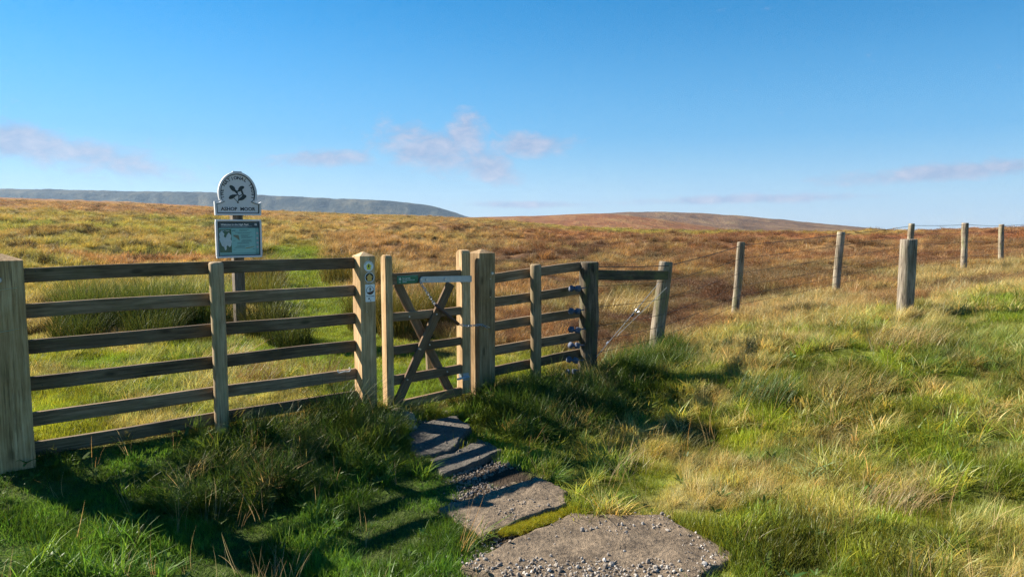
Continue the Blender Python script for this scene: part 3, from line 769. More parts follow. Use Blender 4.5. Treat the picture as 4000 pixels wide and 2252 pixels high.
run_links([cl(3.075, -.055, 1.04), cl(3.11, -.06, .99), cl(3.19, -.07, .872), cl(3.24, -.075, .80)], 11)
hp = [cl(3.232, -.075, .815), cl(3.30, -.082, .755), cl(3.40, -.088, .672), cl(3.49, -.092, .60)]
link('hose_sleeve', tube_mesh('hose_sleeve', hp, .017, 10), M['hose'], ch, smooth_=True)
run_links([cl(3.49, -.092, .60), cl(3.58, -.1, .577), cl(3.66, -.11, .575), cl(3.74, -.116, .578), cl(3.83, -.112, .538)], 12)
link('staple', tube_mesh('staple', [cl(3.80, -.10, .56), cl(3.80, -.125, .56), cl(3.845, -.125, .54), cl(3.845, -.1, .54)], .005, 6), M['bolt'], ch)

# --- strainer post and wire fence
wf = empty('wire_fence', (.83, 7.86, -.1), 0)
tag(wf, 'strained wire fence on weathered round stakes running off across the moor', 'fence')
stakes = [((.845, 7.86, -.12), (.838, 7.86, 1.163), .107, M['strainer']),
          ((1.79, 8.85, .02), (1.90, 8.9, 1.11), .083, M['old']),
          ((3.35, 10.7, .10), (3.405, 10.7, 1.302), .056, M['old']),
          ((5.955, 13.1, .22), (6.0, 13.1, 1.42), .066, M['old']),
          ((8.63, 15.6, .38), (8.66, 15.6, 1.565), .060, M['old']),
          ((10.84, 17.2, .40), (10.85, 17.2, 1.576), .070, M['old']),
          ((13.66, 20.0, .42), (13.62, 20.0, 1.531), .068, M['old']),
          ((16.6, 22.9, .50), (16.62, 22.9, 1.62), .068, M['old'])]
for i, (b, t, r, m) in enumerate(stakes):
    round_post('strainer_post' if i == 0 else 'stake', b, t, r, m, wf, chamfer=.012, rough=.10, wob=.03)
wf_rel = Vector((.83, 7.86, -.1))
def wf_link(name, me, mat): return link(name, me, mat, wf, -wf_rel)
hts = [.05, .26, .49, .70, .86, 1.0]
for k, dz in enumerate(hts):
    pts = []
    for i, (b, t, r, m) in enumerate(stakes):
        b = Vector(b); t = Vector(t); d = b + (t - b) * (1 - (dz * (.93 if i else 1.0)) / (t - b).length)
        side = Vector((.62, -.72, 0)).normalized() * r * (-1 if i == 0 else -.98)
        q = d - side if i else d + Vector((.06, -.09, 0))
        if pts:
            for s in (.25, .5, .75):
                a = pts[-1].lerp(q, s) if s == .25 else last.lerp(q, s)
                if s == .25: last = pts[-1].copy()
                a = last.lerp(q, s); a.z -= .012 * (1 - abs(2 * s - 1)); pts.append(a)
        pts.append(q)
    wf_link('barbed_wire' if k == 0 else 'wire', tube_mesh('wire', pts, (.0048) if k == 0 else .0030, 5), M['wire'])
    if k == 0:     # barbs
        bv = []
        bm = bmesh.new()
        for a, b2 in zip(pts[:-1], pts[1:]):
            n = max(1, int((b2 - a).length / .11))
            for j in range(n):
                p = a.lerp(b2, (j + .5) / n)
                for s in (-1, 1):
                    d = Vector((random.uniform(-.6, .6), random.uniform(-.3, .3), s)).normalized() * .016
                    w = (b2 - a).normalized() * .0022
                    vv = [bm.verts.new(p - w), bm.verts.new(p + w), bm.verts.new(p + d)]; bm.faces.new(vv)
        o = bm_obj('barb', bm, M['wire'], wf, -wf_rel); tag(o, kind='stuff')
# turn of wire round the top of the strainer
wf_link('wire', tube_mesh('wire', [(.838 + .1095 * math.cos(a), 7.86 + .1095 * math.sin(a), 1.105 + .004 * math.sin(a * 3)) for a in np.linspace(0, 2 * math.pi, 26)[:-1]], .003, 5, closed=True), M['wire'])
# strut rail
sa, sb = Vector((.93, 7.86, 1.075)), Vector((1.90, 8.76, 1.003))
dvec = sb - sa; an = math.atan2(dvec.y, dvec.x); el_ = math.asin(dvec.z / dvec.length)
o = bm_obj('strut_rail', box_bm(dvec.length, .045, .112, .004, 1, 8, .002), M['dark_rail'], wf, (sa + sb) / 2 - wf_rel - Vector((0, 0, .056)), (0, -el_, an))
# brace wires with ratchet
def sag(a, b, n=6): return [Vector(a).lerp(Vector(b), i / n) for i in range(n + 1)]
wf_link('brace_wire', tube_mesh('brace_wire', sag((1.80, 8.74, .86), (.93, 7.80, .12)), .0032, 6), M['shinywire'])
wf_link('brace_wire', tube_mesh('brace_wire', sag((1.90, 8.76, .80), (1.20, 8.12, .30)), .0030, 6), M['shinywire'])
rg = [(1.475 + .022 * math.cos(a), 8.38, .558 + .022 * math.sin(a)) for a in np.linspace(0, 2 * math.pi, 15)[:-1]]
wf_link('wire_ratchet', tube_mesh('wire_ratchet', rg, .006, 6, closed=True), M['shinywire'])
wf_link('wire_clip', tube_mesh('wire_clip', [(1.40, 8.31, .505), (1.425, 8.335, .525)], .012, 8), M['black'])
wf_link('wire_clip', tube_mesh('wire_clip', [(1.06, 7.96, .235), (1.085, 7.985, .255)], .009, 8), M['shinywire'])
# wire strainers on the strainer post
INS = [(.69, 7.64, .888), (.69, 7.64, .645), (.692, 7.64, .44), (.688, 7.64, .272), (.668, 7.62, .116), (.656, 7.61, -.012)]
words = ['topmost', 'second from top', 'third from top', 'fourth from top', 'second from bottom', 'lowest']
def strainer_parts(root):
    def cone(name, r1, r2, d, loc, rot, seg=12, mat=M['bluegrey']):
        bm = bmesh.new(); bmesh.ops.create_cone(bm, cap_ends=True, segments=seg, radius1=r1, radius2=r2, depth=d)
        bmesh.ops.bevel(bm, geom=[e for e in bm.edges if e.calc_face_angle(0) > 1.0], offset=.003, segments=2, affect='EDGES')
        return bm_obj(name, bm, mat, root, loc, rot, True)
    cone('drum', .029, .029, .03, (-.045, 0, .003), (R(72), 0, R(-55)))
    cone('drum_core', .011, .011, .05, (-.022, -.012, 0), (0, R(90), R(-25)))
    bm = box_bm(.052, .03, .056, .012, 3); bm_obj('bracket', bm, M['bluegrey'], root, (.015, 0, 0), (0, R(12), R(28)), True)
    cone('nut', .019, .017, .014, (.006, -.022, -.002), (R(90), 0, R(28)), 6)
    cone('bolt_end', .008, .008, .02, (.006, -.032, -.002), (R(90), 0, R(28)), 10)
    cone('screw', .006, .006, .10, (.05, .05, .0), (0, R(90), R(45)), 8)
for p, w in zip(INS, words):
    e_ = empty('wire_strainer', p, random.uniform(-.12, .12)); e_.rotation_euler = (random.uniform(-.1, .1), random.uniform(-.12, .12), random.uniform(-.15, .15))
    strainer_parts(e_); e_.scale = (1.18, 1.18, 1.18)
    tag(e_, f'blue grey metal wire strainer, {w} of six beside the dark strainer post', 'wire strainer', 'wire strainers on the strainer post')

# --- lone thick post and stump
lp = round_post('stout_post', (5.025, 9.1, .36), (5.018, 9.1, 1.381), .099, M['oldgrey'], None, chamfer=.01, rough=.06)
tag(lp, 'stout grey round post standing alone in the pale grass on the right', 'post')
st_ = round_post('stump_post', (-.92, 7.95, -.14), (-.93, 7.96, .17), .04, M['round'], None, chamfer=.008, rough=.08)
tag(st_, 'short broken wooden stump seen through the lower bars of the gate', 'stump')

# ------------------------------------------------------------------ waymarks and plates
def disc_mesh(name, r, t, n=36):
    return poly_extrude(name, [(r * math.cos(2 * math.pi * k / n), r * math.sin(2 * math.pi * k / n)) for k in range(n)], t)
def ring_mesh(name, r0, r1, t, n=36):
    v = []; f = []
    for k in range(n):
        a = 2 * math.pi * k / n
        for r, y in ((r0, -t), (r1, -t), (r1, 0), (r0, 0)): v.append((r * math.cos(a), y, r * math.sin(a)))
    for k in range(n):
        j = (k + 1) % n
        for q in range(4): f.append((k * 4 + q, k * 4 + (q + 1) % 4, j * 4 + (q + 1) % 4, j * 4 + q))
    me = pydata(name, v, f); me.validate(); return me
ARROW = [(0, .032), (.033, -.001), (.021, -.001), (.021, -.033), (-.021, -.033), (-.021, -.001), (-.033, -.001)]
yf = -.1006   # front face of the waymarked post in the fence frame
def sign_root(name, t, z, label, cat, rot=0.0):
    o = empty(name, fpos(t, yf, z), FR); o.rotation_euler = (0, 0, FR); tag(o, label, cat); return o
d1 = sign_root('waymark_disc', 2.525, 1.208, 'white round waymark with yellow arrow and acorn, upper disc on the gate post', 'waymark')
link('disc', disc_mesh('disc', .047, .003), M['whitesign'], d1)
ar = link('arrow', poly_extrude('arrow', [(x * .9, z * .9) for x, z in ARROW], .0008), M['yellow'], d1, (0, -.0031, -.002))
oc = [(.0075 * math.cos(a) * (1.0 if math.sin(a) > 0 else .85), .014 * math.sin(a)) for a in np.linspace(0, 2 * math.pi, 17)[:-1]]
link('acorn', poly_extrude('acorn', oc, .0006), M['black'], d1, (0, -.004, .0))
link('lettering', join_meshes('lettering', [(arc_text('PENNINE WAY NATIONAL TRAIL', .0075, .0375, 158, 22), Matrix())]), M['navy'], d1, (0, -.0033, 0))
d2 = sign_root('waymark_disc', 2.531, 1.108, 'black round waymark with amber arrow and white rim, lower disc on the gate post', 'waymark')
link('disc', disc_mesh('disc', .0465, .003), M['black'], d2)
link('rim', ring_mesh('rim', .041, .0465, .0012), M['whitesign'], d2, (0, -.0031, 0))
link('arrow', poly_extrude('arrow', [(x * 1.0, z) for x, z in ARROW], .0008), M['amber'], d2, (0, -.0031, 0))
d3 = sign_root('access_sign', 2.535, .968, 'white rectangular sign with a walker above brown ground on the gate post', 'sign')
def rrect(w, h, r, n=5):
    p = []
    for cx_, cz_, a0 in ((w / 2 - r, h / 2 - r, 0), (-w / 2 + r, h / 2 - r, 90), (-w / 2 + r, -h / 2 + r, 180), (w / 2 - r, -h / 2 + r, 270)):
        for k in range(n): a = R(a0 + 90 * k / (n - 1)); p.append((cx_ + r * math.cos(a), cz_ + r * math.sin(a)))
    return p
link('plate', poly_extrude('plate', rrect(.094, .155, .006), .003), M['whitesign'], d3)
link('ring', ring_mesh('ring', .034, .038, .0008), M['black'], d3, (0, -.0031, .024))
gr_ = [(-.034, .010), (-.018, .009), (-.004, .007), (.008, .012), (.022, .019), (.0335, .022)] + [(.0345 * math.cos(R(a)), .024 + .0345 * math.sin(R(a))) for a in range(-5, -160, -12)]
link('brown_ground', poly_extrude('brown_ground', gr_, .0006), M['brown'], d3, (0, -.0031, 0))
man = [((0, .047), .0045), ]
bm = bmesh.new()
def quadz(pts):
    vs_ = [bm.verts.new((p[0], 0, p[1])) for p in pts]; bm.faces.new(vs_)
quadz([(-.003, .052), (.003, .052), (.004, .046), (-.004, .046)]); quadz([(-.007, .044), (.007, .044), (.005, .030), (-.005, .030)])
quadz([(-.005, .0305), (-.0005, .0305), (-.004, .008), (-.008, .008)]); quadz([(.0005, .0305), (.005, .0305), (.007, .010), (.003, .010)])
quadz([(-.0072, .044), (-.0055, .0415), (-.011, .031), (-.0135, .033)]); quadz([(.0072, .044), (.0055, .0415), (.011, .031), (.0135, .033)])
bm_obj('walker', bm, M['black'], d3, (0, -.0036, 0))
link('lettering', text_mesh('Access Land', .0155, 'CENTER', .0002), M['navy'], d3, (.0, -.0035, -.031))
link('flower', ring_mesh('flower', .003, .0085, .0006, 10), M['black'], d3, (-.012, -.0031, -.050))
bolt(d3, .0, -.003, .070, .003, 'nail'); bolt(d3, .002, -.003, -.066, .0045, 'nail', M['black'])

gs = empty('grazing_sign', fpos(2.967, -.0186, 1.0615), FR); tag(gs, 'small green plate with white writing on the top bar of the gate', 'sign')
link('plate', poly_extrude('plate', rrect(.226, .074, .003), .003), M['green_sign'], gs)
link('edge_trim', poly_extrude('edge_trim', [(-.113, .0335), (.113, .0335), (.113, .0365), (-.113, .0365)], .0006), M['panel'], gs, (0, -.0031, 0))
LEAVES = [[(552,440),(585,403),(645,410),(690,440),(722,465),(742,525),(790,570),(815,600),(820,650),(800,680),(770,650),(720,600),(640,570),(605,530),(570,490)],
 [(790,575),(830,545),(845,490),(900,430),(970,415),(1015,425),(1030,460),(1020,485),(970,515),(960,560),(900,580),(820,600)],
 [(935,555),(965,550),(985,600),(1000,640),(1010,685),(950,680),(940,640),(918,600)],
 [(1005,670),(1060,685),(1090,715),(1085,750),(1030,800),(1000,830),(930,855),(850,860),(820,870),(850,820),(870,780),(930,745),(960,690)],
 [(800,680),(720,678),(640,685),(560,715),(520,780),(530,815),(580,825),(660,800),(700,775),(740,730),(800,705)],
 [(680,800),(700,792),(790,880),(812,880),(842,940),(780,935),(790,900)],
 [(795,690),(825,665),(860,720),(852,800),(830,885),(803,885),(830,800),(833,720)],
 [(850,715),(920,680),(950,660),(962,682),(900,718),(860,742)]]
def emblem(s, t):
    items = []
    for i, P in enumerate(LEAVES):
        me = poly_extrude('leaf', [((x - 800) * s * .92, (660 - y) * s) for x, y in P], t)
        items.append((me, Matrix.Translation((0, -.0003 * i, 0))))
    return join_meshes('emblem', items)
link('emblem', emblem(.000052, .0005), M['whitesign'], gs, (-.083, -.0031, .008))
for s_, x, z in (('Stock grazing', -.058, .009), ('Please keep your dogs on a lead', -.058, -.008), ('Thank you', -.058, -.024)):
    link('lettering', text_mesh(s_, .016 if 'Stock' in s_ else .0103, 'LEFT', .0002), M['whitesign'], gs, (x, -.0036, z))
for s_, z in (('National', -.018), ('Trust', -.0265)): link('lettering', text_mesh(s_, .0072, 'CENTER'), M['whitesign'], gs, (-.083, -.0036, z))
for x, z in ((-.104, .029), (.104, .029), (-.104, -.029), (.104, -.029)): bolt(gs, x, -.0032, z, .0045, 'screw', M['black'], .003)

# twine scrap on the second lowest rail
tw = link('twine_loop', tube_mesh('twine_loop', [(.06 * math.cos(a), -.012, .018 * math.sin(a) + .006 * math.sin(3 * a)) for a in np.linspace(R(160), R(395), 16)], .0045, 6), M['twine'], None, fpos(2.31, -.004, .285), (0, 0, FR))
tag(tw, 'scrap of white twine caught on a rail next to the waymarked post', 'twine')

# ------------------------------------------------------------------ name sign
SG = R(36.9)
sg = empty('name_sign', (-3.845, 10.1, 0), SG)
tag(sg, 'wooden post carrying a white arched name board above a teal information panel', 'sign')
bm_obj('post', box_bm(.14, .14, 2.6, .006, 1, 8, .001), M['signpost'], sg, (0, .0705, .85))
# arched board
def omega(inset):
    pts = []
    k = inset
    pts += [(-.312 + k, k * 1.0), (.312 - k, k * 1.0)]
    pts += [(.318 - k, .19 - k * .9), (.285 - k * .2, .172 - k * .6), (.25 - k * .6, .178 - k * .4), (.212 - k, .20 - k * .3)]
    for a in range(-18, 199, 6):
        rx, rz = .262 - k, .30 - k
        x, z = rx * math.cos(R(a)), .30 + rz * math.sin(R(a))
        if a < 0 or a > 180: x *= (1 - .06 * (1 - abs(math.cos(R(a)))) - .0)
        pts.append((x, z))
    pts += [(-.212 + k, .20 - k * .3), (-.25 + k * .6, .178 - k * .4), (-.285 + k * .2, .172 - k * .6), (-.318 + k, .19 - k * .9)]
    return pts
nb = link('name_board', poly_extrude('name_board', omega(.012), .03), M['white'], sg, (0, -.003, 1.69))
tag(nb, 'white arched board with dark lettering and an oak leaf emblem')
def band(name, a, b, t):
    n = len(a); v = []; f = []
    for p, q in zip(a, b):
        v += [(p[0], 0, p[1]), (p[0], -t, p[1]), (q[0], -t, q[1]), (q[0], 0, q[1])]
    for i in range(n):
        j = (i + 1) % n
        for k in range(4): f.append((i * 4 + k, j * 4 + k, j * 4 + (k + 1) % 4, i * 4 + (k + 1) % 4))
    bm = bmesh.new(); me = pydata(name, v, f); bm.from_mesh(me); bmesh.ops.recalc_face_normals(bm, faces=bm.faces[:]); bm.to_mesh(me); bm.free(); return me
link('rim', band('rim', omega(0), omega(.026), .05), M['white'], nb, (0, 0.002, 0))
link('rim_line', band('rim_line', omega(.0262), omega(.038), .004), M['navy'], nb, (0, -.0298, 0))
link('top_tab', box_bm(.125, .05, .018, .003) and None or bpy.data.meshes.new('x'), None, nb) if False else bm_obj('top_tab', box_bm(.125, .046, .02, .003), M['white'], nb, (0, -.025, .598))
link('emblem', emblem(.00046, .003), M['leaf'], nb, (-.005, -.0302, .297))
full = 'THE NATIONAL TRUST'
for i0, wd in ((0, 'THE'), (4, 'NATIONAL'), (13, 'TRUST')):
    st_a = 212.0 / (len(full) - 1)
    link('lettering', arc_text(wd, .062, .192, 196 - st_a * i0, 196 - st_a * (i0 + len(wd) - 1), .0018), M['navy'], nb, (0, -.0312, .305))
for wd, x_ in (('ASHOP', -.123), ('MOOR', .13)):
    link('lettering', text_mesh(wd, .068, 'CENTER', .0018, 0, .001), M['navy'], nb, (x_, -.0312, .066))
# information panel
W_, Hh = .60, .505
ip = bm_obj('information_panel', box_bm(W_, .03, Hh, .003), M['white'], sg, (0, -.0185, 1.365))
tag(ip, 'teal information panel in a pale frame')
fw_ = .028
for nme, sx, sz, x, z in (('frame', W_ + .02, fw_, 0, Hh / 2), ('frame', W_ + .02, fw_, 0, -Hh / 2), ('frame', fw_, Hh - fw_, -W_ / 2, 0), ('frame', fw_, Hh - fw_, W_ / 2, 0)):
    bm_obj('frame', box_bm(sx, .05, sz, .005, 2), M['white'], ip, (x, -.004, z))
def flat(name, x0, x1, z0, z1, y, mat, par=None):
    return link(name, poly_extrude(name, [(x0, z0), (x1, z0), (x1, z1), (x0, z1)], .0006), mat, par or ip, (0, y, 0))
yb = -.0152
flat('backing', -.286, .286, -.238, .238, yb, M['navy'])
flat('header', -.272, .272, .150, .226, yb - .001, M['header'])
flat('printed_page', -.272, .272, -.226, .148, yb - .001, M['panel'])
flat('side_strip', .222, .272, -.226, .148, yb - .002, M['panel2'])
flat('footer', -.272, .272, -.226, -.196, yb - .002, M['panel2'])
flat('photo_print', -.268, -.105, -.19, .135, yb - .002, M['photo'])
bmx = []
for (cx_, cz_, rx, rz) in ((-.235, .055, .032, .05), (-.225, -.01, .04, .05), (-.20, -.06, .05, .05), (-.14, .03, .03, .05), (-.135, -.05, .03, .06), (-.165, -.02, .04, .05), (-.19, -.125, .015, .03)):
    pts = [(cx_ + rx * math.cos(a) * (1 + .12 * math.sin(5 * a)), cz_ + rz * math.sin(a) * (1 + .1 * math.cos(4 * a))) for a in np.linspace(0, 2 * math.pi, 21)[:-1]]
    bmx.append((poly_extrude('b', pts, .0005), Matrix.Translation((0, -.0002 * len(bmx), 0))))
link('bloom_print', join_meshes('bloom_print', bmx), M['cotton'], ip, (0, yb - .0027, 0))
link('title', text_mesh('Welcome to the High Peak', .034, 'LEFT', .0006, .25), M['whitesign'], ip, (-.245, yb - .002, .186))
link('emblem', emblem(.000065, .0005), M['whitesign'], ip, (.232, yb - .002, .196))
lines = [(-.24, .18, .172), (-.24, .12, .159)]
items = [(poly_extrude('l', [(a, z), (b, z), (b, z + .0035), (a, z + .0035)], .0004), Matrix()) for a, b, z in lines]
link('subtitle', join_meshes('subtitle', items), M['cotton'], ip, (0, yb - .002, 0))
tl = [(.0, .14, .122), (.005, .105, .110), (-.055, .17, .085), (-.02, .15, .072), (.02, .145, .048), (.02, .12, .035), (.03, .185, .022), (.025, .155, .009), (.04, .165, -.018), (.025, .165, -.031), (.03, .175, -.044),
      (-.03, .13, -.058), (-.03, .14, -.071), (-.03, .135, -.100), (-.05, .08, -.113), (-.07, .07, -.128), (-.085, -.055, -.028), (-.085, -.055, -.155), (.18, .215, -.150)]
items = [(poly_extrude('l', [(a, z), (b, z), (b, z + .0042), (a, z + .0042)], .0004), Matrix()) for a, b, z in tl]
link('printed_text', join_meshes('printed_text', items), M['header'], ip, (0, yb - .002, 0))
link('lettering', text_mesh('1000 Years', .026, 'LEFT', .0004), M['cotton'], ip, (-.25, yb - .0042, .105))
link('lettering', text_mesh('wild!', .026, 'LEFT', .0002), M['header'], ip, (-.098, yb - .0022, .105))
link('moth_print', poly_extrude('moth_print', [(-.085, .05), (-.06, .055), (-.01, .05), (.0, .02), (.005, -.018), (-.005, -.022), (-.03, .005), (-.07, .03)], .0005), M['moth'], ip, (0, yb - .0018, 0))
link('newt_print', poly_extrude('newt_print', [(.06, -.145), (.09, -.128), (.125, -.122), (.17, -.118), (.205, -.108), (.205, -.114), (.175, -.126), (.13, -.134), (.095, -.137)], .0005), M['newt'], ip, (0, yb - .0018, 0))
for z in (.075, .005, -.06, -.12): flat('icon', .237, .262, z - .014, z + .014, yb - .0027, M['pink'])

# ------------------------------------------------------------------ path slabs
def terr(x, y, sd, b):
    n_ = fbm(x, y, .34, sd, 4); st_ = np.floor(n_ * 9) / 9; fr_ = n_ * 9 - np.floor(n_ * 9)
    return ((st_ + smooth(.0, .35, fr_) / 9) - .5) * b * 2.2 + (fbm(x, y, .07, sd + 3, 3) - .5) * b * .8

def slab(name, label, pts, ztop, th, mat, parent, tilt=(0, 0), seed=1, bump=.012):
    P = np.array(pts, float); c = P.mean(0); n = len(P); out = []
    for i in range(n):
        a, b = P[i], P[(i + 1) % n]; m_ = 22
        for k in range(m_): out.append(a + (b - a) * k / m_)
    O = np.array(out); O = O + (np.stack([fbm(O[:, 0], O[:, 1], .05, seed + 21, 2), fbm(O[:, 0], O[:, 1], .05, seed + 25, 2)], -1) - .5) * .035 + (np.stack([fbm(O[:, 0], O[:, 1], .16, seed, 3), fbm(O[:, 0], O[:, 1], .16, seed + 5, 3)], -1) - .5) * .045
    O = O * .8 + (np.roll(O, 1, 0) + np.roll(O, -1, 0)) * .1
    m_ = len(O); fr_ = list(np.linspace(.04, .94, 26)) + [.965, .985]
    rings = []
    def zt(x, y): return ztop + tilt[0] * (x - c[0]) + tilt[1] * (y - c[1]) + terr(x, y, seed, bump)
    V = [(c[0], c[1], float(zt(np.array(c[0]), np.array(c[1]))))]
    for f_ in fr_:
        q = c + (O - c) * f_; z = zt(q[:, 0], q[:, 1]) - (.010 if f_ > .98 else (.003 if f_ > .95 else 0))
        V += [(a[0], a[1], zz) for a, zz in zip(q, z)]
    z = zt(O[:, 0], O[:, 1]); V += [(a[0], a[1], zz - .03) for a, zz in zip(O, z)]; V += [(a[0], a[1], zz - th) for a, zz in zip(O, z)]
    F = [(0, 1 + k, 1 + (k + 1) % m_) for k in range(m_)]
    nr = len(fr_) + 2
    for r_ in range(nr - 1):
        for k in range(m_):
            a = 1 + r_ * m_ + k; b = 1 + r_ * m_ + (k + 1) % m_; F.append((a, a + m_, b + m_, b))
    V = [(x - c[0], y - c[1], z_ - ztop) for x, y, z_ in V]
    me = pydata(name, V, F); o = link(name, me, mat, parent, (c[0], c[1], ztop), smooth_=True)
    if label: tag(o, label)
    return o, O
pa = empty('path', (0, 0, 0)); tag(pa, 'stepping path of worn gritstone slabs leading to the gate', kind='structure')
SL = [([(-.30, 3.98), (.40, 4.72), (1.03, 4.70), (1.34, 4.12), (.95, 3.72), (.3, 3.60)], -.368, M['slab'], 3, .016, (0.0, .0)),
      ([(-.52, 4.76), (.20, 5.34), (.42, 5.06), (.36, 4.80), (-.18, 4.36)], -.345, M['slab'], 11, .022, (0, .03)),
      ([(-.22, 5.32), (.06, 5.56), (.26, 5.45), (.12, 5.28), (-.1, 5.18)], -.365, M['slab'], 19, .02, (0, .03)),
      ([(-.66, 5.60), (-.27, 6.03), (-.06, 5.80), (-.30, 5.52), (-.52, 5.30)], -.285, M['slab_smooth'], 23, .008, (.02, .05)),
      ([(-.97, 5.98), (-.82, 6.32), (-.52, 6.52), (-.36, 6.22), (-.50, 5.72), (-.78, 5.60)], -.225, M['slab_smooth'], 31, .010, (.02, .10))]
OUT = []
for pts, zt_, m_, sd_, bp_, tl_ in SL:
    o, O = slab('paving_slab', None, pts, zt_, .09, m_, pa, tl_, sd_, bp_); OUT.append(O)
def inside(poly, x, y):
    r = np.zeros(x.shape, bool); n = len(poly); j = n - 1
    for i in range(n):
        xi, yi = poly[i]; xj, yj = poly[j]
        c = ((yi > y) != (yj > y)) & (x < (xj - xi) * (y - yi) / (yj - yi + 1e-12) + xi); r ^= c; j = i
    return r
# rubble at the foot of the gate
RB = [(-1.06, 6.50, .10), (-1.0, 6.35, .115), (-1.10, 6.30, .075), (-.93, 6.27, .06), (-.62, 6.75, .055), (-.88, 6.20, .05)]
rwords = ['flat pale rock at the foot of the gate, furthest back', 'largest pale rough rock at the foot of the gate', 'pale rock half buried beside the gate post', 'small pale rock on the slab edge by the gate', 'small rock lying in the grass under the gate', 'smallest pale rock in front of the rubble at the gate']
for (x, y, s), lb in zip(RB, rwords):
    bm = bmesh.new(); bmesh.ops.create_icosphere(bm, subdivisions=3, radius=s)
    o_ = random.uniform(0, 50)
    for v in bm.verts:
        k = 1 + .55 * (float(fbm(np.array(v.co.x * 9 + o_), np.array(v.co.y * 9 + v.co.z * 7), 1.0, 4, 3)) - .5)
        v.co = Vector((v.co.x * k * 1.1, v.co.y * k * .9, v.co.z * k * .6))
    ro = bm_obj('rubble_rock', bm, M['rubble'], None, (x, y, float(H(np.array(x), np.array(y))) + s * .18), (0, 0, random.uniform(0, 6)))
    tag(ro, lb, 'rock', 'loose rocks at the gate')

# ------------------------------------------------------------------ scattered vegetation
proto_col = {}
def tone_attr(me, tones):
    ca = me.color_attributes.new('tone', 'FLOAT_COLOR', 'POINT'); b = np.ones((len(me.vertices), 4), np.float32); b[:, :3] = tones; ca.data.foreach_set('color', b.ravel())

def blades_mesh(name, n, rad, hmin, hmax, width, lean, lean_dir=None, curl=.5, var=.25, hue=.12, upright=1.0, segs=3, strawfrac=.1, seed=0):
    g_ = np.random.default_rng(seed); V = []; F = []; T = []
    for i in range(n):
        a = g_.uniform(0, 2 * math.pi); rr_ = rad * math.sqrt(g_.uniform()); bx, by = rr_ * math.cos(a), rr_ * math.sin(a)
        h_ = g_.uniform(hmin, hmax); w = width * g_.uniform(.7, 1.3)
        if lean_dir is None or g_.uniform() < .25: d = g_.uniform(0, 2 * math.pi) if g_.uniform() < .5 else a
        else: d = lean_dir + g_.normal(0, .55)
        ln = lean * g_.uniform(.3, 1.3); dx, dy = math.cos(d), math.sin(d); px, py = -dy, dx
        tw = g_.uniform(-.8, .8); px, py = px * math.cos(tw) - py * math.sin(tw), px * math.sin(tw) + py * math.cos(tw)
        base = len(V); tone = g_.uniform(1 - var, 1 + var); hv = g_.uniform(-hue, hue)
        tc_ = np.array([tone * (1 + hv), tone, tone * (1 - hv * .8)])
        if g_.uniform() < strawfrac: tc_ = np.array([1.6, 1.25, 1.3]) * g_.uniform(.8, 1.2)
        for s in range(segs + 1):
            t = s / segs
            off = h_ * ln * (t ** (1 + curl)); zz = h_ * (t * upright - ln * .28 * t * t)
            ww = w * (1 - t) ** .6 if s else w
            cx_, cy_ = bx + dx * off, by + dy * off
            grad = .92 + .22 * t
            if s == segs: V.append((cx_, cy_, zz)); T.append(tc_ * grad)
            else:
                V.append((cx_ - px * ww / 2, cy_ - py * ww / 2, zz)); V.append((cx_ + px * ww / 2, cy_ + py * ww / 2, zz)); T += [tc_ * grad] * 2
        for s in range(segs):
            q = base + s * 2
            if s == segs - 1: F.append((q, q + 1, q + 2))
            else: F.append((q, q + 1, q + 3, q + 2))
    me = pydata(name, V, F); tone_attr(me, np.array(T)); return me

def heather_mesh(name, n, rad, hgt, seed=0, leaf=.012):
    """bushy sprigs: thin twigs set with small leaf flakes"""
    g_ = np.random.default_rng(seed); V = []; F = []; T = []
    for i in range(n):
        a = g_.uniform(0, 2 * math.pi); rr_ = rad * math.sqrt(g_.uniform()); bx, by = rr_ * .7 * math.cos(a), rr_ * .7 * math.sin(a)
        ln = g_.uniform(.1, .6); h_ = hgt * g_.uniform(.55, 1.1) * (1 - .35 * (rr_ / rad) ** 2); dx, dy = math.cos(a + g_.normal(0, .5)) * ln, math.sin(a + g_.normal(0, .5)) * ln
        tone = g_.uniform(.65, 1.35); hv = g_.uniform(-.2, .2); tc_ = np.array([tone * (1 + hv), tone, tone * (1 - hv)])
        m_ = 9
        for k in range(m_):
            t = .3 + .7 * (k + g_.uniform()) / m_
            cx_, cy_, cz_ = bx + dx * h_ * t + g_.normal(0, .006), by + dy * h_ * t + g_.normal(0, .006), h_ * t
            u = g_.normal(size=3); u /= np.linalg.norm(u); w_ = np.cross(u, g_.normal(size=3)); w_ /= np.linalg.norm(w_) + 1e-9
            s = leaf * g_.uniform(.6, 1.4); u[2] = abs(u[2]); b0 = len(V); p = np.array([cx_, cy_, cz_])
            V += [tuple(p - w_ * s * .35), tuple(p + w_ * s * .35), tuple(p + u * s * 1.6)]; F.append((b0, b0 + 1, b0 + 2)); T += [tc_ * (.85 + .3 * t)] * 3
        b0 = len(V); w = .0016
        V += [(bx - w, by, 0), (bx + w, by, 0), (bx + dx * h_, by + dy * h_, h_)]; F.append((b0, b0 + 1, b0 + 2)); T += [np.array([.5, .45, .4]) * tone] * 3
    me = pydata(name, V, F); tone_attr(me, np.array(T)); return me

def proto_collection(name, meshes, mat):
    col = bpy.data.collections.new(name)
    for i, me in enumerate(meshes):
        if mat is not None: me.materials.append(mat)
        o = bpy.data.objects.new(f'{name}_{i:02d}', me); col.objects.link(o)
    return col

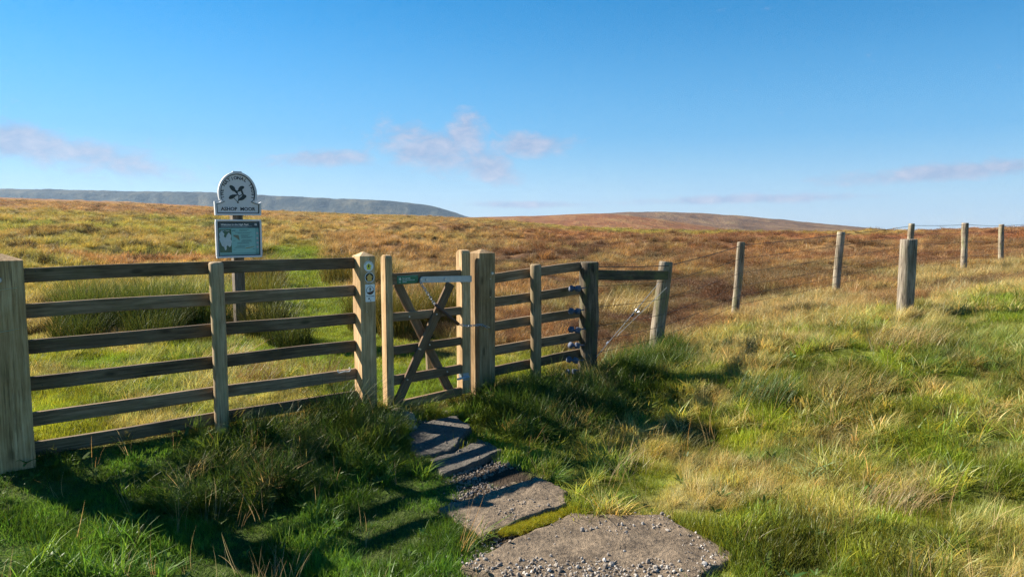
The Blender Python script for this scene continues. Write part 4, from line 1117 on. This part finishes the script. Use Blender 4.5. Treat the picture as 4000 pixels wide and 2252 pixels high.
def gn_scatter(name, col):
    ng = bpy.data.node_groups.new(name, 'GeometryNodeTree')
    ng.interface.new_socket('Geometry', in_out='INPUT', socket_type='NodeSocketGeometry'); ng.interface.new_socket('Geometry', in_out='OUTPUT', socket_type='NodeSocketGeometry')
    N = ng.nodes; L = ng.links; gi = N.new('NodeGroupInput'); go = N.new('NodeGroupOutput')
    iop = N.new('GeometryNodeInstanceOnPoints'); ci = N.new('GeometryNodeCollectionInfo'); ci.inputs['Collection'].default_value = col
    ci.inputs['Separate Children'].default_value = True; ci.inputs['Reset Children'].default_value = True
    iop.inputs['Pick Instance'].default_value = True
    def na(nm, ty):
        n = N.new('GeometryNodeInputNamedAttribute'); n.data_type = ty; n.inputs['Name'].default_value = nm
        return [o for o in n.outputs if o.enabled and o.name == 'Attribute'][0]
    L.new(gi.outputs[0], iop.inputs['Points']); L.new(ci.outputs[0], iop.inputs['Instance'])
    L.new(na('idx', 'INT'), iop.inputs['Instance Index']); L.new(na('rot', 'FLOAT_VECTOR'), iop.inputs['Rotation']); L.new(na('scl', 'FLOAT_VECTOR'), iop.inputs['Scale'])
    L.new(iop.outputs[0], go.inputs[0]); return ng

def scatter(name, label, col, pos, rot, scl, idx, tint):
    me = bpy.data.meshes.new(name); n = len(pos); me.vertices.add(n); me.vertices.foreach_set('co', pos.astype(np.float32).ravel())
    for nm, ty, arr in (('rot', 'FLOAT_VECTOR', rot), ('scl', 'FLOAT_VECTOR', scl), ('tint', 'FLOAT_VECTOR', tint)):
        a = me.attributes.new(nm, ty, 'POINT'); a.data.foreach_set('vector', arr.astype(np.float32).ravel())
    a = me.attributes.new('idx', 'INT', 'POINT'); a.data.foreach_set('value', idx.astype(np.int32)); me.update()
    o = link(name, me); tag(o, label, name.replace('_', ' '), kind='stuff')
    md = o.modifiers.new('scatter', 'NODES'); md.node_group = gn_scatter(name + '_nodes', col); return o

def sample(r0, r1, dens, az=47):
    area = R(2 * az) / 2 * (r1 * r1 - r0 * r0); n = int(area * dens)
    r = np.sqrt(rng.uniform(r0 * r0, r1 * r1, n)); a = rng.uniform(-R(az), R(az), n); return r * np.sin(a), r * np.cos(a)

on_slab = lambda x, y: np.any([inside(O, x, y) for O in OUT], axis=0)
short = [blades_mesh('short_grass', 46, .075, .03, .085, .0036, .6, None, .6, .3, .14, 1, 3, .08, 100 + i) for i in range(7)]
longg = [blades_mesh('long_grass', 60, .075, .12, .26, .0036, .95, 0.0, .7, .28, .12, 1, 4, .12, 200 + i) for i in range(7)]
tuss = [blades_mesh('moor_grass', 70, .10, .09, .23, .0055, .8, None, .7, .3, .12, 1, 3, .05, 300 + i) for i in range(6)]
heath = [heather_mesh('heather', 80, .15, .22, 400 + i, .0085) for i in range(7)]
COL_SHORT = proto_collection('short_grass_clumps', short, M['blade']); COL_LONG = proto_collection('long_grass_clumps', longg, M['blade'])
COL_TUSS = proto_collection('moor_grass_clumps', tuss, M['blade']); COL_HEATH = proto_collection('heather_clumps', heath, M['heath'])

def assemble(x, y, smin, smax, nproto, lean=.15, yaw=None, zs=1.0, sink=.01, k=1.0):
    n = len(x); z = H(x, y) - sink
    s = rng.uniform(smin, smax, n) * k
    rot = np.stack([rng.normal(0, lean, n), rng.normal(0, lean, n), rng.uniform(0, 2 * math.pi, n) if yaw is None else yaw], -1)
    scl = np.stack([s, s, s * zs * rng.uniform(.8, 1.2, n)], -1)
    return np.stack([x, y, z], -1), rot, scl, rng.integers(0, nproto, n)

def jitter_tint(c, amt=.14):
    n = len(c); v = 1 + rng.normal(0, amt, (n, 1)); h_ = rng.normal(0, amt * .5, (n, 1))
    return np.clip(c * v * np.concatenate([1 + h_, np.ones((n, 1)), 1 - h_], 1), .004, .9)

# 1. short turf in front of the fence and along the green path
x, y = sample(2.2, 13, 600); c, hw, front, lw, dry = zone_col(x, y)
keep = ((front > .5) | (lw > .5)) & ~on_slab(x, y) & (rng.uniform(size=len(x)) > gravel_zone(x, y) * .98)
keep &= rng.uniform(size=len(x)) < np.where(np.hypot(x, y) > 8, .55, 1.0)
bare = smooth(.40, .2, path_d(x, y)) * smooth(11, 12.5, y) * smooth(.42, .58, fbm(x, y, 1.6, 63)); keep &= rng.uniform(size=len(x)) > bare
x, y, c, front, dry, lw = x[keep], y[keep], c[keep], front[keep], dry[keep], lw[keep]
pos, rot, scl, idx = assemble(x, y, .75, 1.45, len(short), .2)
kk = np.where(front > .5, np.where(x < .4, .42, .48) + np.where(x < .4, .62, .85) * smooth(.32, .68, fbm(x, y, .42, 90, 3)), .62 + .3 * fbm(x, y, .5, 93)); scl *= kk[:, None]
scatter('turf', 'short green grass turf in front of the fence and beside the path', COL_SHORT, pos, rot, scl, idx, jitter_tint(c * 1.05 * (.72 + .6 * smooth(.35, .65, fbm(x, y, .3, 191, 2)))[:, None]))
# green path further off
x, y = sample(13, 46, 60); lw = lawn_w(x, y); keep = lw > .4; x, y = x[keep], y[keep]; c = zone_col(x, y)[0]
bare = smooth(.40, .2, path_d(x, y)) * smooth(.42, .58, fbm(x, y, 1.6, 63)) * smooth(30, 20, y); keep = rng.uniform(size=len(x)) > bare; x, y, c = x[keep], y[keep], c[keep]
pos, rot, scl, idx = assemble(x, y, 1.6, 2.6, len(short), .2, zs=.7)
scatter('path_turf', 'short bright grass along the trodden path over the moor', COL_SHORT, pos, rot, scl, idx, jitter_tint(c * 1.05))

# 2. long windblown grass on the right hand verge and at the foot of the fence
x, y = sample(2.2, 24, 150); s = y - verge_y(x); n2 = fbm(x, y, .9, 42)
c, hw, front, lw, dry = zone_col(x, y)
wgt = np.clip(front * (dry * .9 + smooth(.50, .62, n2) * smooth(.6, 2, x) * .7) + smooth(.30, .05, np.abs(s + .12)) * .5 * (1 - lw * .6) * smooth(-3.1, -2.0, x), 0, 1)
wgt = np.where((s > .05) & (s < 1.4) & (x > .9), np.maximum(wgt, smooth(1.5, .2, s) * .9), wgt)
wgt *= np.where(np.abs(x + .8) < .55, np.where(np.abs(y - 6.7) < .9, .0, 1), 1)       # gateway
wgt *= 1 - gravel_zone(x, y)
keep = (rng.uniform(size=len(x)) < wgt * np.where(np.hypot(x, y) > 9, .6, np.where((x > .7) & (y < 7), .5, 1))) & ~on_slab(x, y); x, y, c, s, front = x[keep], y[keep], c[keep], s[keep], front[keep]
yaw = rng.normal(-.35, .8, len(x)) + (fbm(x, y, 1.0, 95) - .5) * 4.5
pos, rot, scl, idx = assemble(x, y, .45, .95, len(longg), .18, yaw)
g_green = smooth(.50, .60, fbm(x, y, .7, 97)) * smooth(9.5, 6.5, y)
c2 = lerp(lerp(c, STRAW * 1.0, .35 * (x > .8)), GREEN * 1.3, g_green * .8)
scatter('long_grass', 'long pale windblown grass along the fence and right hand verge', COL_LONG, pos, rot, scl, idx, jitter_tint(c2))

# tall dark growth on the bank below the fence
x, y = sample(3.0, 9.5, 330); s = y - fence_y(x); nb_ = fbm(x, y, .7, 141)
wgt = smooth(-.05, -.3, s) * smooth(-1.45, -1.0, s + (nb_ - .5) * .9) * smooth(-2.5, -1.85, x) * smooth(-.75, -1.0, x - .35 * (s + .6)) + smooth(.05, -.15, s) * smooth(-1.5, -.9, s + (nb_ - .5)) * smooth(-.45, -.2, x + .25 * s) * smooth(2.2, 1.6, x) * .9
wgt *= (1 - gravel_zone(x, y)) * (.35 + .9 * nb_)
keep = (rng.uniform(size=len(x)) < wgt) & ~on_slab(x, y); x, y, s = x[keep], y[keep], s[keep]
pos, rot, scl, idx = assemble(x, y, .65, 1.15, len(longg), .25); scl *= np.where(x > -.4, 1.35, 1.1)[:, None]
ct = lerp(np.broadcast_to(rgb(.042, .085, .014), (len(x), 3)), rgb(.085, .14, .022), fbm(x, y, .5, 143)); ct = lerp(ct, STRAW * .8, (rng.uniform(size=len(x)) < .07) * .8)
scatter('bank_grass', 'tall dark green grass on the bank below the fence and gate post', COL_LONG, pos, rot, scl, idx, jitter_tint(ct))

# coarse tufts, seed stalks and broad leaved weeds in the verge
coarse = [blades_mesh('coarse_tuft', 34, .05, .07, .20, .0075, 1.15, None, .8, .3, .15, 1, 4, .2, 600 + i) for i in range(5)]
stalk = [blades_mesh('seed_stalk', 5, .05, .22, .40, .0026, .45, None, .9, .2, .1, 1, 4, .0, 620 + i) for i in range(4)]
def weed_mesh(seed):
    g_ = np.random.default_rng(seed); V = []; F = []; T_ = []
    for i in range(9):
        a = g_.uniform(0, 6.28); ln = g_.uniform(.05, .12); w = ln * .28; up = g_.uniform(.25, 1.0); c_, s_ = math.cos(a), math.sin(a); b0 = len(V); tone = g_.uniform(.75, 1.3)
        for t, ww in ((0, .15), (.35, 1), (.7, .75)):
            z = ln * up * t - .02 * t * t; r_ = ln * t
            V += [(c_ * r_ - s_ * w * ww / 2, s_ * r_ + c_ * w * ww / 2, z + .004), (c_ * r_ + s_ * w * ww / 2, s_ * r_ - c_ * w * ww / 2, z + .004)]
        V.append((c_ * ln, s_ * ln, ln * up - .03)); F += [(b0, b0 + 1, b0 + 3, b0 + 2), (b0 + 2, b0 + 3, b0 + 5, b0 + 4), (b0 + 4, b0 + 5, b0 + 6)]; T_ += [np.ones(3) * tone] * 7
    me = pydata('weed', V, F); tone_attr(me, np.array(T_)); return me
COL_COARSE = proto_collection('coarse_tufts', coarse, M['blade']); COL_STALK = proto_collection('seed_stalks', stalk, M['blade']); COL_WEED = proto_collection('weed_rosettes', [weed_mesh(640 + i) for i in range(5)], M['blade'])
x, y = sample(2.4, 14, 90); c, hw, front, lw, dry = zone_col(x, y); nc = fbm(x, y, .6, 151, 3)
keep = (front > .5) & (rng.uniform(size=len(x)) < smooth(.48, .62, nc) * np.where(x > .6, 1, .45)) & ~on_slab(x, y) & (gravel_zone(x, y) < .3); x, y, c = x[keep], y[keep], c[keep]
pos, rot, scl, idx = assemble(x, y, .7, 1.35, len(coarse), .2); cc = lerp(c * 1.15, STRAW, smooth(.5, .6, fbm(x, y, .5, 153)) * .6 * (x > .4))
scatter('coarse_grass', 'coarse clumpy grass tufts dotted over the verge', COL_COARSE, pos, rot, scl, idx, jitter_tint(cc, .2))
x, y = sample(2.6, 12, 9); front = zone_col(x, y)[2]; keep = (front > .5) & ~on_slab(x, y) & (gravel_zone(x, y) < .2); x, y = x[keep], y[keep]
pos, rot, scl, idx = assemble(x, y, .6, 1.1, len(stalk), .25)
scatter('seed_stalks', 'thin bleached grass stalks standing above the turf', COL_STALK, pos, rot, scl, idx, jitter_tint(np.broadcast_to(rgb(.42, .30, .16), (len(x), 3)), .25))
x, y = sample(2.6, 9, 26); front = zone_col(x, y)[2]; s = y - fence_y(x); keep = (front > .5) & ~on_slab(x, y) & (gravel_zone(x, y) < .2) & (rng.uniform(size=len(x)) < np.where((x < -.8) & (s > -1.8), .9, .3)); x, y = x[keep], y[keep]
pos, rot, scl, idx = assemble(x, y, .4, .8, 5, .2, sink=-.04)
scatter('weeds', 'small broad leaved weeds among the grass below the fence', COL_WEED, pos, rot, scl, idx, jitter_tint(np.broadcast_to(rgb(.07, .13, .025), (len(x), 3)), .25))

# 3. moor grass and heather behind the fence, coarser with distance
MP = [[], [], [], [], []]; HP = [[], [], [], [], []]
for r0, r1, dn, k in ((5.5, 14, 120, .8), (14, 28, 42, 1.1), (28, 55, 9, 1.9), (55, 120, 2.0, 3.4), (120, 300, .33, 6.5)):
    x, y = sample(r0, r1, dn); c, hw, front, lw, dry = zone_col(x, y)
    keep = (front < .3) & ((lw < .45) | (rng.uniform(size=len(x)) < .30 * smooth(.46, .6, fbm(x, y, .8, 58, 3)) * smooth(.6, 1.2, path_d(x, y)))) & (path_d(x, y) > .5) & (hag_w(x, y) < .6) & ((y - fence_y(x) > .12) | (x > 2.2)); x, y, c, hw = x[keep], y[keep], c[keep], hw[keep]
    ish = rng.uniform(size=len(x)) < hw
    hsz = .5 + .7 * smooth(.34, .66, fbm(x, y, 1.4, 59, 3))
    zsq = {.8: 1.0, 1.1: .9, 1.9: .75, 3.4: .5, 6.5: .3}[k]
    a = assemble(x[~ish], y[~ish], .75, 1.35, len(tuss), .15, k=k, zs=zsq)
    b = assemble(x[ish], y[ish], .55, 1.1, len(heath), .15, k=k * .95, zs=zsq)
    b[2][:] *= hsz[ish][:, None]
    cm = lerp(c[~ish], STRAW * .9, .24 * np.ones((~ish).sum())) * 1.08; chh = lerp(c[ish], HEATHER * 1.2, .45 * np.ones(ish.sum())); chh = lerp(chh, rgb(.045, .036, .018), smooth(-.05, -.25, x[ish] / np.maximum(y[ish], 1)) * .8)
    for dst, q, cc in ((MP, a, cm), (HP, b, chh)):
        for j in range(4): dst[j].append(q[j])
        dst[4].append(jitter_tint(cc, .16))
scatter('moor_grass', 'tussocky yellow and rust moor grass covering the open moor', COL_TUSS, *[np.concatenate(q) for q in MP])
scatter('heather', 'low brown and russet heather bushes across the moor', COL_HEATH, *[np.concatenate(q) for q in HP])

# ------------------------------------------------------------------ gravel
def pebble_meshes(n):
    out = []
    for i in range(n):
        bm = bmesh.new(); bmesh.ops.create_icosphere(bm, subdivisions=1, radius=1)
        g_ = np.random.default_rng(500 + i)
        for v in bm.verts: v.co = Vector(v.co) * float(g_.uniform(.7, 1.15)); v.co.z *= .75; v.co.x *= 1.15
        me = bpy.data.meshes.new('pebble'); bm.to_mesh(me); bm.free(); out.append(me)
    return out
pm, nt, N, L, b = new_mat('gravel_stone'); b.inputs['Roughness'].default_value = .85
at = N.new('ShaderNodeAttribute'); at.attribute_type = 'INSTANCER'; at.attribute_name = 'tint'; L.new(at.outputs['Color'], b.inputs['Base Color'])
COL_PEB = proto_collection('pebbles', pebble_meshes(8), pm)
def top_z(x, y):
    z = H(x, y)
    for O, (pts, zt_, m_, sd_, bp_, tl_) in zip(OUT, SL):
        ins = inside(O, x, y); cc = np.array(pts).mean(0)
        zz = zt_ + tl_[0] * (x - cc[0]) + tl_[1] * (y - cc[1]) + terr(x, y, sd_, bp_)
        z = np.where(ins, zz, z)
    return z
n = 90000; x = rng.uniform(-1.2, 1.5, n); y = rng.uniform(3.3, 6.5, n)
ons = on_slab(x, y); gz_ = gravel_zone(x, y); dens_ = np.where(ons, .005 + .10 * smooth(.56, .70, fbm(x, y, .28, 81)) + .22 * smooth(4.15, 3.8, y + (fbm(x, y, .3, 82) - .5) * .5) * smooth(-.4, 0, x), gz_ * .40)
dens_ = np.where(ons & (y > 5.28), .006, dens_)
dens_ = np.maximum(dens_, .35 * np.exp(-((x + .32) / .16) ** 2 - ((y - 4.02) / .25) ** 2))
keep = rng.uniform(size=n) < dens_; x, y = x[keep], y[keep]; n = len(x)
sz = np.exp(rng.normal(math.log(.0060), .45, n)).clip(.0025, .020)
pos = np.stack([x, y, top_z(x, y) + sz * .3], -1)
tnt = lerp(np.broadcast_to(rgb(.19, .155, .125), (n, 3)), rgb(.50, .47, .43), rng.uniform(size=n) ** 2 * smooth(5.4, 4.0, y)) * rng.uniform(.7, 1.15, (n, 1))
scatter('gravel', 'loose grey gravel strewn over and between the path slabs', COL_PEB, pos, rng.uniform(0, 6.28, (n, 3)), np.repeat(sz[:, None], 3, 1), rng.integers(0, 8, n), tnt)
# moss in the joint between the two nearest slabs
n = 1500; t_ = rng.uniform(0, 1, n); x = -.06 + .50 * t_ + rng.normal(0, .035, n); y = 4.42 + .42 * t_ ** 1.2 + rng.normal(0, .03, n)
pos, rot, scl, idx = assemble(x, y, .16, .32, len(short), .4, sink=-.012); pos[:, 2] = np.maximum(pos[:, 2], -.375)
scatter('moss', 'bright yellow green moss in the joint between the nearest slabs', COL_SHORT, pos, rot, scl, idx, jitter_tint(np.broadcast_to(rgb(.27, .27, .02), (n, 3)), .2))

# ------------------------------------------------------------------ single tussocks
def tussock(name, label, cat, x, y, n, rad, hmin, hmax, lean, col, width=.004, straw=.15, lean_dir=None, seed=0, group=None, curl=.6, upright=1.0):
    me = blades_mesh(name, n, rad, hmin, hmax, width, lean, lean_dir, curl, .3, .12, upright, 4, straw, seed)
    b = np.ones((len(me.vertices), 4), np.float32); b[:, :3] = col
    ca = me.color_attributes.new('tintv', 'FLOAT_COLOR', 'POINT'); ca.data.foreach_set('color', b.ravel())
    o = link(name, me, M['rushv'], None, (x, y, float(H(np.array(x), np.array(y))) - .015)); tag(o, label, cat, group); return o
RUSH = (.03, .055, .012); RUSHY = (.12, .125, .028); PALE = (.32, .25, .115)
T = [
 ('rush_tussock', 'big dark green rush tussock arching at the foot of the waymarked gate post', -1.47, 6.03, 420, .20, .28, .56, .95, RUSH, .0042, .06, None, 1),
 ('rush_tussock', 'dark rush tussock in front of the long fence beside its round post', -2.02, 5.62, 260, .18, .2, .42, .9, RUSH, .004, .08, None, 2),
 ('rush_tussock', 'low dark tussock below the long fence near the left edge', -2.6, 4.75, 150, .2, .08, .18, 1.0, RUSH, .004, .15, None, 3),
 ('rush_tussock', 'tall green rush clump left of all those behind the long fence', -6.35, 10.5, 380, .36, .6, 1.0, .45, (.095, .125, .026), .007, .12, None, 4),
 ('rush_tussock', 'tall green rush clump second from left behind the long fence', -5.75, 10.6, 420, .38, .65, 1.05, .45, (.085, .115, .024), .007, .1, None, 5),
 ('rush_tussock', 'tall green rush clump third from left behind the long fence', -5.2, 10.55, 420, .38, .65, 1.05, .45, (.085, .115, .024), .007, .1, None, 6),
 ('rush_tussock', 'tall green rush clump fourth from left, directly left of the sign post', -4.6, 10.7, 380, .35, .6, 1.0, .45, (.09, .12, .025), .007, .1, None, 7),
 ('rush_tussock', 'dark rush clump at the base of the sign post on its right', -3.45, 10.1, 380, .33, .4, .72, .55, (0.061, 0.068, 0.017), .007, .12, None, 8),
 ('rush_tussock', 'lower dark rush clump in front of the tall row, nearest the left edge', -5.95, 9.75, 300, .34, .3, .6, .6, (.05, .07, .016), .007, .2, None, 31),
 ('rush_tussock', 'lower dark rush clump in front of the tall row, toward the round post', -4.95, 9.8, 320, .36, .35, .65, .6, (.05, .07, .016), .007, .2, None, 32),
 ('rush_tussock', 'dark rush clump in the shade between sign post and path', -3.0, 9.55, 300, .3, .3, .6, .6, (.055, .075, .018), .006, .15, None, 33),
 ('rush_tussock', 'yellowish rush clump behind the sign post on the left of the path', -4.7, 13.4, 340, .40, .5, .85, .5, RUSHY, .008, .15, None, 9),
 ('rush_tussock', 'straw coloured rush clump on the left of the path further back', -6.25, 18.0, 320, .55, .55, .95, .5, (0.170, 0.136, 0.041), .011, .2, None, 10),
 ('rush_tussock', 'tall yellow green rush clump on the right of the path', -4.15, 18.3, 420, .7, .6, 1.0, .45, (0.143, 0.129, 0.031), .011, .2, None, 11),
 ('rush_tussock', 'straw tipped rush clump beside the tall one right of the path', -3.3, 17.2, 340, .55, .5, .9, .5, (0.163, 0.136, 0.037), .010, .25, None, 12),
 ('rush_tussock', 'green and straw rush clump framed by the left half of the gate', -1.62, 10.4, 460, .34, .5, .92, .42, (0.109, 0.102, 0.022), .007, .25, None, 13),
 ('rush_tussock', 'green and straw rush clump framed by the right half of the gate', -1.0, 10.8, 460, .36, .5, .92, .42, (0.116, 0.105, 0.022), .007, .25, None, 14),
 ('rush_tussock', 'green rush clump behind the gate between its top bars and post', -2.2, 10.9, 360, .32, .45, .8, .45, (0.095, 0.095, 0.020), .007, .2, None, 15),
 ('grass_tussock', 'pale straw tussock just behind the round post of the long fence', -3.3, 8.05, 360, .26, .2, .45, .85, PALE, .005, .1, 0.2, 16),
 ('grass_tussock', 'straw tussock with reddish stems behind the lower rails near the round post', -2.6, 7.15, 260, .24, .18, .42, .8, (0.204, 0.136, 0.061), .0045, .1, 0.3, 17),
 ('grass_tussock', 'dead brown stemmed tussock behind the long fence beside the waymarked post', -1.95, 7.35, 200, .22, .2, .45, .7, (0.177, 0.116, 0.054), .0045, .2, None, 18),
 ('grass_tussock', 'pale golden tussock seen under the strut rail of the wire fence', 1.95, 12.2, 420, .42, .35, .62, .8, (0.340, 0.252, 0.102), .008, .0, 0.0, 19),
 ('grass_tussock', 'green and straw tussock framed low in the gate beside its hinge stile', -.62, 9.5, 320, .28, .2, .42, .85, (0.170, 0.143, 0.041), .005, .2, None, 20),
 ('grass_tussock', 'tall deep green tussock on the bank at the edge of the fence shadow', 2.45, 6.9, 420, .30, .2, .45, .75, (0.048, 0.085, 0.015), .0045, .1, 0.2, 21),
 ('grass_tussock', 'drooping straw and green tussock right of the deep green one', 3.15, 6.75, 420, .34, .22, .46, 1.0, (0.150, 0.136, 0.041), .0045, .2, -.3, 22),
 ('grass_tussock', 'pale drooping tussock below the stout grey post', 4.25, 7.7, 420, .38, .22, .46, 1.0, (0.245, 0.197, 0.075), .005, .1, -.3, 23),
 ('grass_tussock', 'fresh green tuft against the plain gate post', -.42, 6.88, 200, .13, .12, .3, .7, (0.082, 0.129, 0.020), .004, .08, None, 24),
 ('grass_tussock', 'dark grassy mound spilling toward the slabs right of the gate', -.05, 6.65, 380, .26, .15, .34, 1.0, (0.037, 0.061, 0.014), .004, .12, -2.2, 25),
 ('grass_tussock', 'bleached wiry tuft at the bottom edge left of the slabs', -1.33, 3.82, 46, .14, .14, .28, .5, (0.340, 0.272, 0.170), .003, .0, None, 26),
 ('grass_tussock', 'bleached grass stems leaning over the verge right of the slabs', .95, 5.6, 40, .2, .16, .32, .9, (0.374, 0.286, 0.150), .003, .0, 0.6, 27),
 ('grass_tussock', 'straw coloured tuft low on the right hand verge', 2.5, 4.55, 260, .2, .14, .3, .9, (0.286, 0.218, 0.102), .0036, .0, 0.0, 28),
]
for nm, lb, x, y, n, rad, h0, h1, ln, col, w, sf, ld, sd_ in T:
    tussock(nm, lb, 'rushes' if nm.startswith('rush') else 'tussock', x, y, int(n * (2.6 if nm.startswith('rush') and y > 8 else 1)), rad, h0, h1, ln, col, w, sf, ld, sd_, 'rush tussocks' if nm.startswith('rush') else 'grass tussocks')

# ------------------------------------------------------------------ air
hz, nt, N, L, b = new_mat('haze_air'); N.remove(b)
pv = N.new('ShaderNodeVolumePrincipled'); pv.inputs['Color'].default_value = (.50, .72, 1.0, 1); pv.inputs['Density'].default_value = .00009; pv.inputs['Anisotropy'].default_value = .2
L.new(pv.outputs[0], N['Material Output'].inputs['Volume'])
bm = bmesh.new(); bmesh.ops.create_cube(bm, size=1)
for v in bm.verts: v.co = Vector((v.co.x * 7400, v.co.y * 7400, (v.co.z + .5) * 190 - 45))
ho = bm_obj('haze', bm, hz, None); tag(ho, 'faint blue haze over the moor', kind='stuff')
